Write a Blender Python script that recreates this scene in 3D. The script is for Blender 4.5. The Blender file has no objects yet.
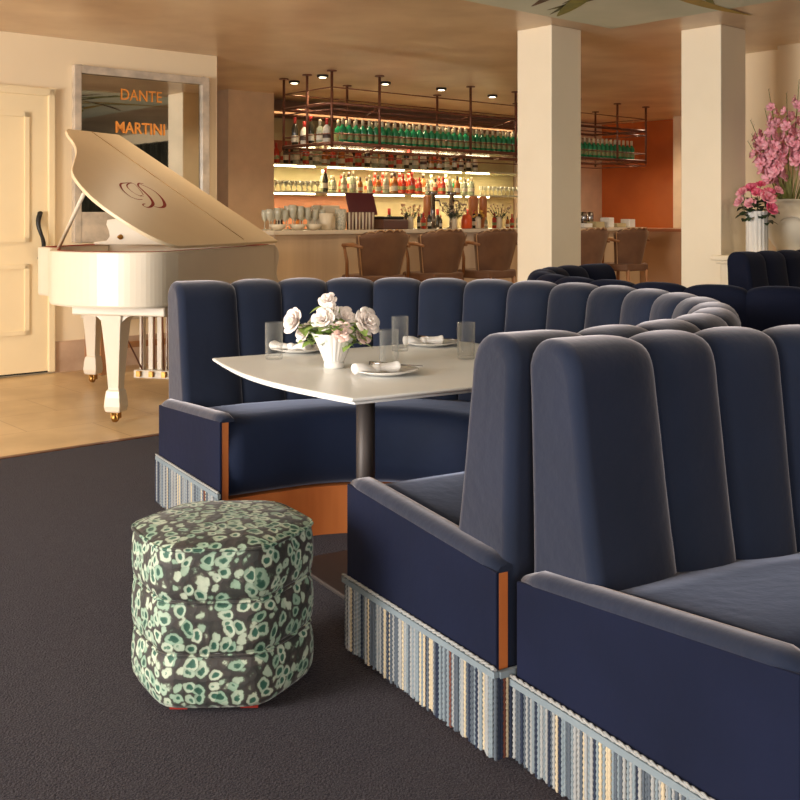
import bpy, math, random
from mathutils import Vector, Matrix
random.seed(7)
PI = math.pi
sc = bpy.context.scene
COL = sc.collection
EYE = 1.25
A = Vector((.756, .655, 0)); B = Vector((-.655, .756, 0)); Z = Vector((0, 0, 1))
def AB(a, b, z=0): return A*a + B*b + Z*z
# ------------------------------------------------------------------ camera, world, lights, exposure
cam = bpy.data.objects.new('camera', bpy.data.cameras.new('camera')); COL.objects.link(cam)
cam.location = (0, 0, EYE); cam.rotation_euler = (PI/2, 0, 0)
cam.data.lens = 46.8; cam.data.sensor_width = 36; cam.data.shift_y = -.2275
cam.data.clip_start = .05
sc.camera = cam
w = bpy.data.worlds.new('world'); sc.world = w; w.use_nodes = True
w.node_tree.nodes['Background'].inputs[0].default_value = (1, .93, .85, 1)
w.node_tree.nodes['Background'].inputs[1].default_value = .45
def area(name, loc, direction, sx, sy, power, color, spread=PI):
    l = bpy.data.lights.new(name, 'AREA'); l.shape = 'RECTANGLE'; l.size = sx; l.size_y = sy
    l.energy = power; l.color = color; l.spread = spread
    o = bpy.data.objects.new(name, l); COL.objects.link(o); o.location = loc
    o.rotation_euler = Vector(direction).to_track_quat('-Z', 'Z').to_euler()
    return o
def spot(name, loc, power, color, size=1.9, blend=.8, tgt=(0, 0, -1)):
    l = bpy.data.lights.new(name, 'SPOT'); l.energy = power; l.color = color; l.spot_size = size; l.spot_blend = blend
    l.shadow_soft_size = .06
    o = bpy.data.objects.new(name, l); COL.objects.link(o); o.location = loc
    o.rotation_euler = Vector(tgt).to_track_quat('-Z', 'Y').to_euler()
area('window_daylight', AB(-4.3, 3.6, 1.65), A - Z*.10, 6.5, 1.9, 930, (1, .95, .89))
area('front_fill_light', AB(-1.6, -3.0, 1.6), B - Z*.1, 4.2, 1.8, 190, (1, .94, .88))  # added fill from the front side; that wall has no window
for a_, b_, p_ in ((2.6, 7.3, 20), (4.3, 7.2, 46), (6.2, 6.6, 50), (8.6, 6.4, 55), (10.6, 7.0, 55), (12.0, 8.6, 90), (7.6, 2.6, 60), (5.9, 3.6, 26), (1.8, 4.2, 20)):
    spot('ceiling_fill_spot', AB(a_, b_, 2.71), p_, (1, .80, .55), 2.6, 1)  # unseen spots without fittings, added as warm fill for the room
sc.view_settings.view_transform = 'Standard'; sc.view_settings.look = 'None'
sc.view_settings.gamma = 1; sc.view_settings.exposure = 0.55
sc.view_settings.use_curve_mapping = False
try:
    sc.cycles.use_denoising = True
    sc.cycles.max_bounces = 8; sc.cycles.sample_clamp_indirect = 4; sc.cycles.caustics_reflective = False; sc.cycles.caustics_refractive = False
except Exception: pass

# ------------------------------------------------------------------ materials
def mat(name, col, rough=.5, metal=0, sheen=0, stint=(1, 1, 1), srough=.4, trans=0, emit=0, ecol=None, col2=None, nscale=4, bump=0, bscale=60, spec=.5, ior=1.45, stretch=(1, 1, 1), coat=0, detail=4):
    m = bpy.data.materials.new(name); m.use_nodes = True
    nt = m.node_tree; p = nt.nodes['Principled BSDF']
    p.inputs['Base Color'].default_value = (*col, 1); p.inputs['Roughness'].default_value = rough
    p.inputs['Metallic'].default_value = metal; p.inputs['Specular IOR Level'].default_value = spec
    p.inputs['IOR'].default_value = ior; p.inputs['Transmission Weight'].default_value = trans
    p.inputs['Coat Weight'].default_value = coat
    if sheen:
        p.inputs['Sheen Weight'].default_value = sheen; p.inputs['Sheen Roughness'].default_value = srough
        p.inputs['Sheen Tint'].default_value = (*stint, 1)
    if emit:
        p.inputs['Emission Color'].default_value = (*(ecol or col), 1); p.inputs['Emission Strength'].default_value = emit
    tc = nt.nodes.new('ShaderNodeTexCoord'); mp = nt.nodes.new('ShaderNodeMapping')
    mp.inputs['Scale'].default_value = stretch
    nt.links.new(tc.outputs['Object'], mp.inputs[0])
    if col2 is None: col2 = tuple(c*.88 for c in col)
    n = nt.nodes.new('ShaderNodeTexNoise'); n.inputs['Scale'].default_value = nscale; n.inputs['Detail'].default_value = detail
    nt.links.new(mp.outputs[0], n.inputs['Vector'])
    r = nt.nodes.new('ShaderNodeValToRGB'); r.color_ramp.elements[0].position = .35; r.color_ramp.elements[1].position = .65
    r.color_ramp.elements[0].color = (*col2, 1); r.color_ramp.elements[1].color = (*col, 1)
    nt.links.new(n.outputs[0], r.inputs[0]); nt.links.new(r.outputs[0], p.inputs['Base Color'])
    if bump:
        n2 = nt.nodes.new('ShaderNodeTexNoise'); n2.inputs['Scale'].default_value = bscale; n2.inputs['Detail'].default_value = 3
        nt.links.new(mp.outputs[0], n2.inputs['Vector'])
        b = nt.nodes.new('ShaderNodeBump'); b.inputs['Strength'].default_value = bump; b.inputs['Distance'].default_value = .01
        nt.links.new(n2.outputs[0], b.inputs['Height']); nt.links.new(b.outputs[0], p.inputs['Normal'])
    return m
MT = {}
MT['velvet'] = mat('navy_velvet', (.006, .012, .032), .75, sheen=.88, stint=(.70, .68, .74), srough=.42, col2=(.004, .009, .024), nscale=3, bump=.15, bscale=25, spec=.2, detail=6)
MT['velvet_seat'] = mat('navy_velvet_seat', (.007, .013, .036), .75, sheen=.38, stint=(.56, .63, .86), srough=.38, col2=(.005, .010, .027), nscale=3, bump=.15, bscale=25, spec=.2, detail=6)
MT['velvet_flat'] = mat('navy_velvet_panel', (.006, .009, .028), .8, sheen=.12, stint=(.6, .62, .8), srough=.3, col2=(.0045, .007, .021), nscale=3, bump=.1, bscale=25, spec=.15, detail=6)
MT['velvet_shaded'] = mat('shaded_navy_velvet', (.008, .011, .028), .85, sheen=.12, stint=(.5, .55, .75), srough=.3, col2=(.005, .007, .02), nscale=3, spec=.15)  # navy velvet with its sheen cut: shade built into the rear booths
MT['wood'] = mat('orange_wood', (.50, .165, .045), .4, col2=(.36, .10, .025), nscale=6, stretch=(1, 1, .15))
MT['white_gloss'] = mat('ivory_lacquer', (.66, .585, .47), .38, col2=(.64, .565, .455), coat=.15)
MT['lid'] = mat('ivory_lacquer_lid_shaded', (.70, .56, .37), .4, col2=(.68, .54, .355))  # ivory lacquer turned tan: weaker light and ceiling reflection mixed into the colour
MT['wall'] = mat('cream_wall_paint', (.84, .69, .47), .7, col2=(.82, .67, .455), nscale=1.5, bump=.05)
MT['door'] = mat('cream_door_paint', (.84, .69, .44), .5, col2=(.82, .67, .42))
MT['ceiling'] = mat('burnished_plaster', (.76, .59, .40), .32, col2=(.56, .39, .24), nscale=1.3, stretch=(1, 1, 1), bump=.1, bscale=2, detail=8)
MT['column'] = mat('column_plaster', (.85, .74, .56), .7, col2=(.83, .72, .54))
MT['pier'] = mat('pier_plaster', (.74, .56, .40), .7)
MT['orange'] = mat('terracotta_lacquer', (.52, .13, .03), .25, col2=(.38, .085, .02), nscale=.9)
MT['browndark'] = mat('brown_wall', (.30, .15, .085), .7)  # dark brown; on the back wall it includes the shadow
MT['base'] = mat('pink_marble', (.58, .40, .27), .3, col2=(.48, .32, .21), nscale=7, detail=8)
MT['barfront'] = mat('bar_front_stone', (.50, .37, .25), .25, col2=(.66, .50, .33), nscale=1.6, stretch=(2.5, 2.5, .12))
MT['bartop'] = mat('bar_top_marble', (.72, .62, .48), .2)
MT['marble'] = mat('white_marble', (.88, .88, .86), .30, col2=(.82, .82, .80), nscale=3, detail=8)
MT['frame'] = mat('grey_marble_frame', (.62, .52, .40), .25, col2=(.42, .36, .29), nscale=9, detail=8)
MT['mirror'] = mat('mirror_glass', (.82, .80, .74), .02, metal=1)
MT['iron'] = mat('rusty_bronze', (.20, .075, .04), .4, metal=.5, col2=(.13, .05, .028), nscale=20)
MT['post'] = mat('dark_bronze_post', (.055, .045, .042), .5, metal=.3)
MT['brass'] = mat('aged_brass', (.42, .22, .06), .35, metal=.9)
MT['black'] = mat('black_paint', (.012, .011, .010), .4)
MT['gold'] = mat('orange_gold_leaf', (.80, .30, .05), .5, col2=(.7, .26, .05))
MT['red_ink'] = mat('dark_red_paint', (.28, .022, .008), .7, spec=.1)
MT['suede'] = mat('brown_leather', (.17, .085, .045), .6, sheen=.2, stint=(1, .8, .6), col2=(.12, .055, .03), nscale=5)
MT['stoolwood'] = mat('honey_wood', (.36, .17, .07), .4, col2=(.27, .12, .05), nscale=8)
MT['china'] = mat('white_china', (.82, .80, .76), .25)
MT['linen'] = mat('white_linen', (.84, .82, .80), .9, bump=.2, bscale=40)
MT['steel'] = mat('cutlery_steel', (.35, .33, .32), .2, metal=1)
MT['leaf'] = mat('fresh_green_leaf', (.20, .32, .06), .5, col2=(.34, .46, .13), nscale=30)
MT['leafdark'] = mat('dark_green_leaf', (.03, .06, .02), .5, col2=(.015, .03, .012), nscale=30)
MT['stem'] = mat('olive_stem', (.17, .19, .04), .5, col2=(.28, .27, .08), nscale=20)
MT['rose'] = mat('blush_petal', (.90, .80, .76), .6, col2=(.90, .84, .78), nscale=18)
MT['rosepink'] = mat('pale_pink_petal', (.88, .62, .55), .6, col2=(.88, .70, .64), nscale=18)
MT['glad'] = mat('orchid_pink_petal', (.78, .26, .34), .6, col2=(.84, .44, .50), nscale=16)
MT['hotpink'] = mat('hot_pink_petal', (.70, .07, .16), .6, col2=(.80, .22, .34), nscale=20)
MT['ceramic'] = mat('cream_ceramic', (.74, .68, .56), .35)
MT['redfoot'] = mat('red_lacquered_wood', (.25, .02, .012), .4)
def glassmat(name, col, rough=.02):
    m = bpy.data.materials.new(name); m.use_nodes = True; nt = m.node_tree
    p = nt.nodes['Principled BSDF']
    p.inputs['Base Color'].default_value = (*col, 1); p.inputs['Transmission Weight'].default_value = 1
    p.inputs['Roughness'].default_value = rough; p.inputs['IOR'].default_value = 1.3
    return m
def thinglass(name):
    m = bpy.data.materials.new(name); m.use_nodes = True; nt = m.node_tree; p = nt.nodes['Principled BSDF']; out = nt.nodes['Material Output']
    tr = nt.nodes.new('ShaderNodeBsdfTransparent'); tr.inputs[0].default_value = (.985, .985, .98, 1)
    p.inputs['Base Color'].default_value = (.40, .40, .38, 1); p.inputs['Roughness'].default_value = .04
    lw = nt.nodes.new('ShaderNodeLayerWeight'); lw.inputs[0].default_value = .35
    mx = nt.nodes.new('ShaderNodeMixShader'); ml = nt.nodes.new('ShaderNodeMath'); ml.operation = 'MULTIPLY'; ml.inputs[1].default_value = .45
    nt.links.new(lw.outputs['Facing'], ml.inputs[0]); nt.links.new(ml.outputs[0], mx.inputs[0]); nt.links.new(tr.outputs[0], mx.inputs[1]); nt.links.new(p.outputs[0], mx.inputs[2]); nt.links.new(mx.outputs[0], out.inputs[0])
    return m
MT['glass'] = thinglass('clear_glass')
MT['stone'] = mat('honey_limestone', (.66, .49, .28), .35, col2=(.54, .38, .20), nscale=3, detail=8)
def stone_tiles():
    m = MT['stone']; nt = m.node_tree; p = nt.nodes['Principled BSDF']
    mp = [n for n in nt.nodes if n.type == 'MAPPING'][0]; mp.inputs['Rotation'].default_value = (0, 0, -.713)
    br = nt.nodes.new('ShaderNodeTexBrick'); br.inputs['Scale'].default_value = 1.1
    br.inputs['Mortar Size'].default_value = .004; br.inputs['Brick Width'].default_value = .9; br.inputs['Row Height'].default_value = .6
    br.inputs['Color1'].default_value = (1, 1, 1, 1); br.inputs['Color2'].default_value = (.90, .88, .84, 1); br.inputs['Mortar'].default_value = (.62, .52, .42, 1)
    nt.links.new(mp.outputs[0], br.inputs['Vector'])
    mx = nt.nodes.new('ShaderNodeMix'); mx.data_type = 'RGBA'; mx.blend_type = 'MULTIPLY'; mx.inputs[0].default_value = .8
    rp = [n for n in nt.nodes if n.type == 'VALTORGB'][0]
    nt.links.new(rp.outputs[0], mx.inputs[6]); nt.links.new(br.outputs['Color'], mx.inputs[7]); nt.links.new(mx.outputs[2], p.inputs['Base Color'])
stone_tiles()
def carpetmat():
    m = mat('charcoal_carpet', (.044, .041, .050), .95, sheen=.12, stint=(.7, .65, .7), bump=.9, bscale=160, spec=.1, nscale=220, col2=(.016, .015, .022), detail=2)
    return m
MT['carpet'] = carpetmat()
def animal():
    m = bpy.data.materials.new('green_animal_print_velvet'); m.use_nodes = True; nt = m.node_tree; p = nt.nodes['Principled BSDF']
    L = nt.links.new; N = nt.nodes.new
    tc = N('ShaderNodeTexCoord')
    dn = N('ShaderNodeTexNoise'); dn.inputs['Scale'].default_value = 11; L(tc.outputs['Object'], dn.inputs['Vector'])
    ad = N('ShaderNodeVectorMath'); ad.operation = 'MULTIPLY_ADD'; ad.inputs[1].default_value = (.055,)*3
    L(dn.outputs['Color'], ad.inputs[0]); L(tc.outputs['Object'], ad.inputs[2])
    vo = N('ShaderNodeTexVoronoi'); vo.inputs['Scale'].default_value = 32; vo.inputs['Randomness'].default_value = .8; L(ad.outputs[0], vo.inputs['Vector'])
    n2 = N('ShaderNodeTexNoise'); n2.inputs['Scale'].default_value = 70; n2.inputs['Detail'].default_value = 3; L(tc.outputs['Object'], n2.inputs['Vector'])
    m1 = N('ShaderNodeMath'); m1.operation = 'MULTIPLY_ADD'; m1.inputs[1].default_value = .42; L(n2.outputs[0], m1.inputs[0]); L(vo.outputs['Distance'], m1.inputs[2])
    rp = N('ShaderNodeValToRGB'); cr = rp.color_ramp
    cr.elements[0].position = 0; cr.elements[0].color = (.015, .07, .05, 1)
    cr.elements[1].position = 1; cr.elements[1].color = (.030, .026, .026, 1)
    for pos, c in ((.44, (.02, .09, .065, 1)), (.50, (.10, .19, .14, 1)), (.545, (.42, .48, .40, 1)), (.72, (.36, .43, .35, 1)), (.76, (.12, .14, .11, 1)), (.81, (.042, .036, .034, 1))):
        e = cr.elements.new(pos); e.color = c
    L(m1.outputs[0], rp.inputs[0])
    # colour drifts from cell to cell: some cells pale cream, some deep green
    rr = N('ShaderNodeValToRGB'); rr.color_ramp.elements[0].position = .2; rr.color_ramp.elements[1].position = .8
    rr.color_ramp.elements[0].color = (.54, .70, .63, 1); rr.color_ramp.elements[1].color = (1, 1, .95, 1)
    sp = N('ShaderNodeSeparateColor'); L(vo.outputs['Color'], sp.inputs[0]); L(sp.outputs[0], rr.inputs[0])
    mx = N('ShaderNodeMix'); mx.data_type = 'RGBA'; mx.blend_type = 'MULTIPLY'; mx.inputs[0].default_value = 1
    L(rp.outputs[0], mx.inputs[6]); L(rr.outputs[0], mx.inputs[7]); L(mx.outputs[2], p.inputs['Base Color'])
    p.inputs['Roughness'].default_value = .7; p.inputs['Sheen Weight'].default_value = .15; p.inputs['Sheen Roughness'].default_value = .35
    b = N('ShaderNodeBump'); b.inputs['Strength'].default_value = .5; b.inputs['Distance'].default_value = .008; 
    L(m1.outputs[0], b.inputs['Height']); L(b.outputs[0], p.inputs['Normal'])
    return m
MT['animal'] = animal()
CORD = [mat('cord_'+n, c, .8, spec=.2) for n, c in (('slate', (.085, .105, .13)), ('pale_blue', (.19, .235, .265)), ('cream', (.50, .42, .29)), ('navy', (.022, .03, .055)), ('silver', (.30, .31, .31)), ('rust', (.14, .05, .035)))]
MT['strip'] = mat('led_strip', (1, .86, .6), .5, emit=9, ecol=(1, .80, .50))
MT['lamp'] = mat('downlight_lamp', (1, .9, .7), .5, emit=6, ecol=(1, .85, .6))

# ------------------------------------------------------------------ mesh helpers
BASE = {}
class M:
    def __init__(s): s.v = []; s.f = []; s.m = []; s.sm = []
    def add(s, vs, fs, mi=0, smooth=False):
        o = len(s.v); s.v += [Vector(p) for p in vs]
        for f in fs: s.f.append([i+o for i in f]); s.m.append(mi); s.sm.append(smooth)
        return s
    def box(s, c, size, X=Vector((1, 0, 0)), Y=Vector((0, 1, 0)), Zv=Z, mi=0):
        c = Vector(c); h = [q/2 for q in size]
        vs = [c+X*(sx*h[0])+Y*(sy*h[1])+Zv*(sz*h[2]) for sx in (-1, 1) for sy in (-1, 1) for sz in (-1, 1)]
        return s.add(vs, [(0, 1, 3, 2), (4, 6, 7, 5), (0, 4, 5, 1), (2, 3, 7, 6), (0, 2, 6, 4), (1, 5, 7, 3)], mi)
    def prism(s, poly, O, X, Y, N, h, mi=0, smooth=False):
        n = len(poly); O = Vector(O)
        bt = [O+X*p[0]+Y*p[1] for p in poly]; tp = [q+N*h for q in bt]
        s.add(bt+tp, [list(range(n-1, -1, -1)), list(range(n, 2*n))], mi)
        return s.add(bt+tp, [(i, (i+1) % n, n+(i+1) % n, n+i) for i in range(n)], mi, smooth)
    def rings(s, rings, mi=0, smooth=True, caps=True, closed=True):
        n = len(rings[0]); vs = [p for r in rings for p in r]; fs = []
        for i in range(len(rings)-1):
            for j in range(n if closed else n-1):
                k = (j+1) % n
                fs.append((i*n+j, i*n+k, (i+1)*n+k, (i+1)*n+j))
        s.add(vs, fs, mi, smooth)
        if caps and closed:
            s.add(rings[0], [list(range(n-1, -1, -1))], mi); s.add(rings[-1], [list(range(n))], mi)
        return s
    def tube(s, pts, r, n=8, mi=0, caps=True, up=None):
        pts = [Vector(p) for p in pts]; rs = r if isinstance(r, (list, tuple)) else [r]*len(pts)
        out = []; ref = None
        for i, p in enumerate(pts):
            t = (pts[min(i+1, len(pts)-1)]-pts[max(i-1, 0)]).normalized()
            if ref is None: ref = Vector(up) if up else (Vector((0, 0, 1)) if abs(t.z) < .9 else Vector((1, 0, 0)))
            x = t.cross(ref).normalized(); y = x.cross(t).normalized(); ref = y
            out.append([p+x*math.cos(2*PI*k/n)*rs[i]+y*math.sin(2*PI*k/n)*rs[i] for k in range(n)])
        return s.rings(out, mi, True, caps)
    def lathe(s, prof, c=(0, 0, 0), n=20, mi=0, flute=None, axis=None, caps=True):
        c = Vector(c); X, Y, N = Vector((1, 0, 0)), Vector((0, 1, 0)), Z
        if axis is not None:
            N = Vector(axis).normalized(); X = N.orthogonal().normalized(); Y = N.cross(X)
        return s.rings([[c+N*z+(X*math.cos(2*PI*k/n)+Y*math.sin(2*PI*k/n))*r*(flute(k, z) if flute else 1) for k in range(n)] for r, z in prof], mi, True, caps)
    def build(s, name, mats, parent=None, loc=None, bevel=0, sub=0, smooth=None, solid=0, seg=2):
        if parent is not None: base = BASE.get(parent.name, Vector((0, 0, 0)))
        else:
            if loc is None:
                xs = [p.x for p in s.v]; ys = [p.y for p in s.v]; loc = Vector(((min(xs)+max(xs))/2, (min(ys)+max(ys))/2, min(p.z for p in s.v)))
            base = Vector(loc)
        me = bpy.data.meshes.new(name); me.from_pydata([p-base for p in s.v], [], s.f); me.update()
        if not isinstance(mats, (list, tuple)): mats = [mats]
        for q in mats: me.materials.append(MT[q] if isinstance(q, str) else q)
        for p, i, sm in zip(me.polygons, s.m, s.sm):
            p.material_index = i; p.use_smooth = sm if smooth is None else smooth
        me.validate()
        import bmesh
        bm = bmesh.new(); bm.from_mesh(me); bmesh.ops.remove_doubles(bm, verts=bm.verts, dist=1e-5); bmesh.ops.recalc_face_normals(bm, faces=bm.faces); bm.to_mesh(me); bm.free()
        o = bpy.data.objects.new(name, me); COL.objects.link(o)
        if parent is not None: o.parent = parent; BASE[o.name] = base
        else: o.location = base; BASE[o.name] = base
        if solid:
            md = o.modifiers.new('solidify', 'SOLIDIFY'); md.thickness = solid; md.offset = 0
        if bevel:
            md = o.modifiers.new('bevel', 'BEVEL'); md.width = bevel; md.segments = seg; md.limit_method = 'ANGLE'; md.harden_normals = False
        if sub:
            md = o.modifiers.new('subdivision', 'SUBSURF'); md.levels = sub; md.render_levels = sub
        return o
def tag(o, label=None, cat=None, group=None, kind=None):
    if label: o['label'] = label
    if cat: o['category'] = cat
    if group: o['group'] = group
    if kind: o['kind'] = kind
    return o
def thing(name, label, cat, loc=(0, 0, 0), group=None):
    o = bpy.data.objects.new(name, None); COL.objects.link(o); o.location = Vector(loc); o.empty_display_size = .1
    BASE[o.name] = Vector(loc)
    return tag(o, label, cat, group)
def copy_tree(o, parent=None):
    c = o.copy(); COL.objects.link(c)
    if parent is not None: c.parent = parent
    for ch in [q for q in KIDS.get(o.name, [])]: copy_tree(ch, c)
    return c
KIDS = {}
def index_kids():
    KIDS.clear()
    for o in bpy.data.objects:
        if o.parent: KIDS.setdefault(o.parent.name, []).append(o)
def struct(o): o['kind'] = 'structure'; return o

# ------------------------------------------------------------------ room shell
CEIL = 2.728
def slab(name, m, a0, a1, b0, b1, z0, z1, **k):
    return struct(M().box(AB((a0+a1)/2, (b0+b1)/2, (z0+z1)/2), (a1-a0, b1-b0, z1-z0), A, B).build(name, m, **k))
slab('floor', 'stone', -4.6, 13.4, -3.2, 11, -.12, -.012)
tag(M().box(AB(2.0, 1.15, -.006), (12.8, 8.55, .012), A, B).build('carpet', 'carpet'), 'dark charcoal fitted carpet running under the booths up to the pale stone floor', 'carpet')
slab('trim_1', 'iron', -4.5, 8.4, 5.425, 5.465, -.012, .004)
slab('ceiling', 'ceiling', -4.6, 13.4, -3.2, 11, CEIL, CEIL+.1)
slab('wall_left', 'wall', -4.6, 4.96, 8.28, 8.45, -.012, CEIL)
slab('wall_back', 'browndark', 4.5, 13.4, 10.85, 11, -.012, CEIL)  # shadow left of the pier is put into this wall's dark colour
slab('wall_end', 'orange', 13.26, 13.4, 4.4, 10.85, -.012, CEIL)
slab('trim_9', 'pier', 11.7, 13.26, 10.4, 10.85, -.012, CEIL)
slab('trim_2', 'pier', 12.95, 13.26, 8.55, 8.86, -.012, CEIL)
slab('trim_3', 'pier', 6.32, 6.947, 10.3, 10.85, -.012, CEIL)
slab('wall_right', 'wall', 8.48, 8.6, -3.2, 5.4, -.012, CEIL)
slab('trim_4', 'wall', 8.30, 8.48, 2.0, 4.63, -.012, CEIL)
slab('baseboard_left', 'base', 3.425, 4.96, 8.255, 8.28, -.012, .24)
# end wall with large windows and a curtained front wall, both behind the camera
slab('wall_window', 'wall', -4.6, -4.45, -3.2, 8.45, -.012, .35)
slab('trim_5', 'wall', -4.6, -4.45, -3.2, 8.45, 2.62, CEIL)
slab('trim_6', 'wall', -4.6, -4.45, -3.2, .3, .35, 2.62)
slab('trim_7', 'wall', -4.6, -4.45, 6.9, 8.45, .35, 2.62)
slab('wall_front', 'browndark', -4.6, 8.6, -3.35, -3.2, -.012, CEIL)
cm = M(); MT['curtain'] = mat('dark_olive_curtain', (.045, .042, .026), .9, col2=(.02, .02, .012))
cur = []
for i in range(284):
    b = -2.95+i*.0215; a = 8.20+.05*math.sin(i*1.05)+.02*math.sin(i*.37)
    cur.append([AB(a, b, .02), AB(a, b, 2.5)])
cm.rings(cur, closed=False, caps=False)
tag(cm.build('curtain', 'curtain', solid=.006), 'long dark olive pleated curtain reflected in the mirror behind the piano', 'curtain')
# columns
for (a, b, wd), lb in (((6.075, 5.245, .353), 'square cream column between the bar stools'), ((7.04, 4.39, .353), 'square cream column beside the pink flower vases')):
    o = M().box(AB(a+wd/2, b+wd/2, CEIL/2), (wd, wd, CEIL), A, B).build('column', 'column', bevel=.006); struct(o)
    o['label'] = lb
# low wall with moulded cap
o = M().box(AB(7.65, 4.17, .456), (1.60, .2, .908), A, B).build('wall_low', 'column'); struct(o)
m = M(); m.box(AB(7.625, 4.17, .955), (1.69, .30, .036), A, B); m.box(AB(7.64, 4.17, .925), (1.66, .25, .026), A, B)
struct(m.build('trim_8', 'column', bevel=.008))

# ceiling mural with painted palm leaves
MT['mural'] = mat('sage_mural_paint', (.64, .68, .54), .7, col2=(.72, .74, .60), nscale=2)
slab('ceiling_mural', 'mural', 1.2, 6.55, -2.2, 5.04, CEIL-.004, CEIL)
LC = [mat('painted_leaf_'+n, c, .7, col2=c2, nscale=9) for n, c, c2 in (('dark', (.06, .07, .03), (.16, .16, .05)), ('olive', (.20, .22, .06), (.32, .30, .07)), ('yellow', (.55, .36, .07), (.40, .30, .06)), ('brown', (.20, .10, .04), (.10, .06, .03)), ('blue', (.12, .25, .30), (.2, .35, .35)))]
def leafstroke(m, p, ang, L, W, bend, mi):
    pts = []; n = 12
    for i in range(n+1):
        t = i/n; th = ang+bend*t; p2 = (p[0]+L*t*math.cos(th), p[1]+L*t*math.sin(th)); wdt = W*math.sin(PI*min(1, t*.92+.06))**.8
        nn = (-math.sin(th), math.cos(th))
        pts.append([AB(p2[0]+nn[0]*wdt/2, p2[1]+nn[1]*wdt/2, CEIL-.0055-mi*.0006), AB(p2[0]-nn[0]*wdt/2, p2[1]-nn[1]*wdt/2, CEIL-.0055-mi*.0006)])
    m.rings(pts, mi, closed=False, caps=False, smooth=False)
m = M()
leafstroke(m, (5.42, 3.9), 1.30, 1.0, .09, .08, 0); leafstroke(m, (5.30, 4.2), .95, .95, .12, .02, 1); leafstroke(m, (5.22, 4.1), .98, 1.02, .055, .05, 0)
leafstroke(m, (4.9, 3.95), .95, 1.05, .10, .10, 3); leafstroke(m, (4.9, 3.7), .75, 1.15, .07, .25, 0)
leafstroke(m, (5.2, 3.75), .45, 1.7, .12, -.28, 2); leafstroke(m, (5.1, 3.5), .35, 1.5, .07, .05, 1); leafstroke(m, (6.45, 3.2), 2.2, 1.3, .06, .2, 3)
random.seed(11)
for i in range(110):
    leafstroke(m, (random.uniform(1.7, 5.6), random.uniform(-1.7, 3.0)), random.choice((.9, 1.1, 2.3))+random.uniform(-.3, .3), random.uniform(.4, .9), random.uniform(.04, .12), random.uniform(-.4, .4), random.randrange(5))
n_ok = 0
while n_ok < 70:
    pa, pb, an, L_ = random.uniform(4.9, 6.2), random.uniform(.4, 3.6), random.choice((1.9, 2.1, 2.4))+random.uniform(-.15, .15), random.uniform(.5, 1.1)
    ea, eb = pa+L_*math.cos(an), pb+L_*math.sin(an)
    if .655*ea+.756*eb > 6.75 or .655*pa+.756*pb > 6.75 or pa > 6.5: continue
    leafstroke(m, (pa, pb), an, L_, random.uniform(.05, .13), random.uniform(-.2, .2), random.choice((0, 1, 2, 2, 3, 4))); n_ok += 1
struct(m.build('mural_leaves', LC))

# door in the left wall
dr = thing('door_1', None, None, AB(2.95, 8.26)); struct(dr)
m = M(); bz = lambda a0, a1, z0, z1, b0, b1, mm, mi=0: mm.box(AB((a0+a1)/2, (b0+b1)/2, (z0+z1)/2), (a1-a0, b1-b0, z1-z0), A, B, mi=mi)
bz(2.42, 3.363, 0.012, 2.238, 8.245, 8.28, m); m.build('door_leaf', 'door', dr)
m = M()
for z0, z1 in ((1.057, 2.094), (.317, .88)):
    for (a0, a1, c0, c1) in ((2.57, 3.207, z1-.035, z1), (2.57, 3.207, z0, z0+.035), (2.57, 2.605, z0, z1), (3.172, 3.207, z0, z1)):
        bz(a0, a1, c0, c1, 8.228, 8.25, m)
m.build('panel_moulding', 'door', dr, bevel=.008)
m = M(); bz(3.363, 3.422, 0, 2.30, 8.225, 8.28, m); bz(2.36, 3.422, 2.238, 2.30, 8.225, 8.28, m); bz(2.36, 2.42, 0, 2.30, 8.225, 8.28, m)
m.build('door_frame', 'door', dr, bevel=.008)
m = M(); pts = []
for i in range(13):
    t = i/12; pts.append(AB(3.29+.022*math.sin(t*2*PI), 8.20-.0*t+.03*math.cos(PI*2*t)*.5, .926+.364*t))
m.tube([AB(3.29, 8.245, .926)]+pts+[AB(3.29, 8.245, 1.29)], [.012]+[.014+.006*abs(math.cos(PI*i/12)) for i in range(13)]+[.012], 10)
m.build('door_handle', 'black', dr)
m = M(); bz(2.42, 3.363, .0, .012, 8.245, 8.28, m); m.build('threshold_shade', 'black', dr)  # black strip drawn in for the shade in the gap under the door

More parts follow.
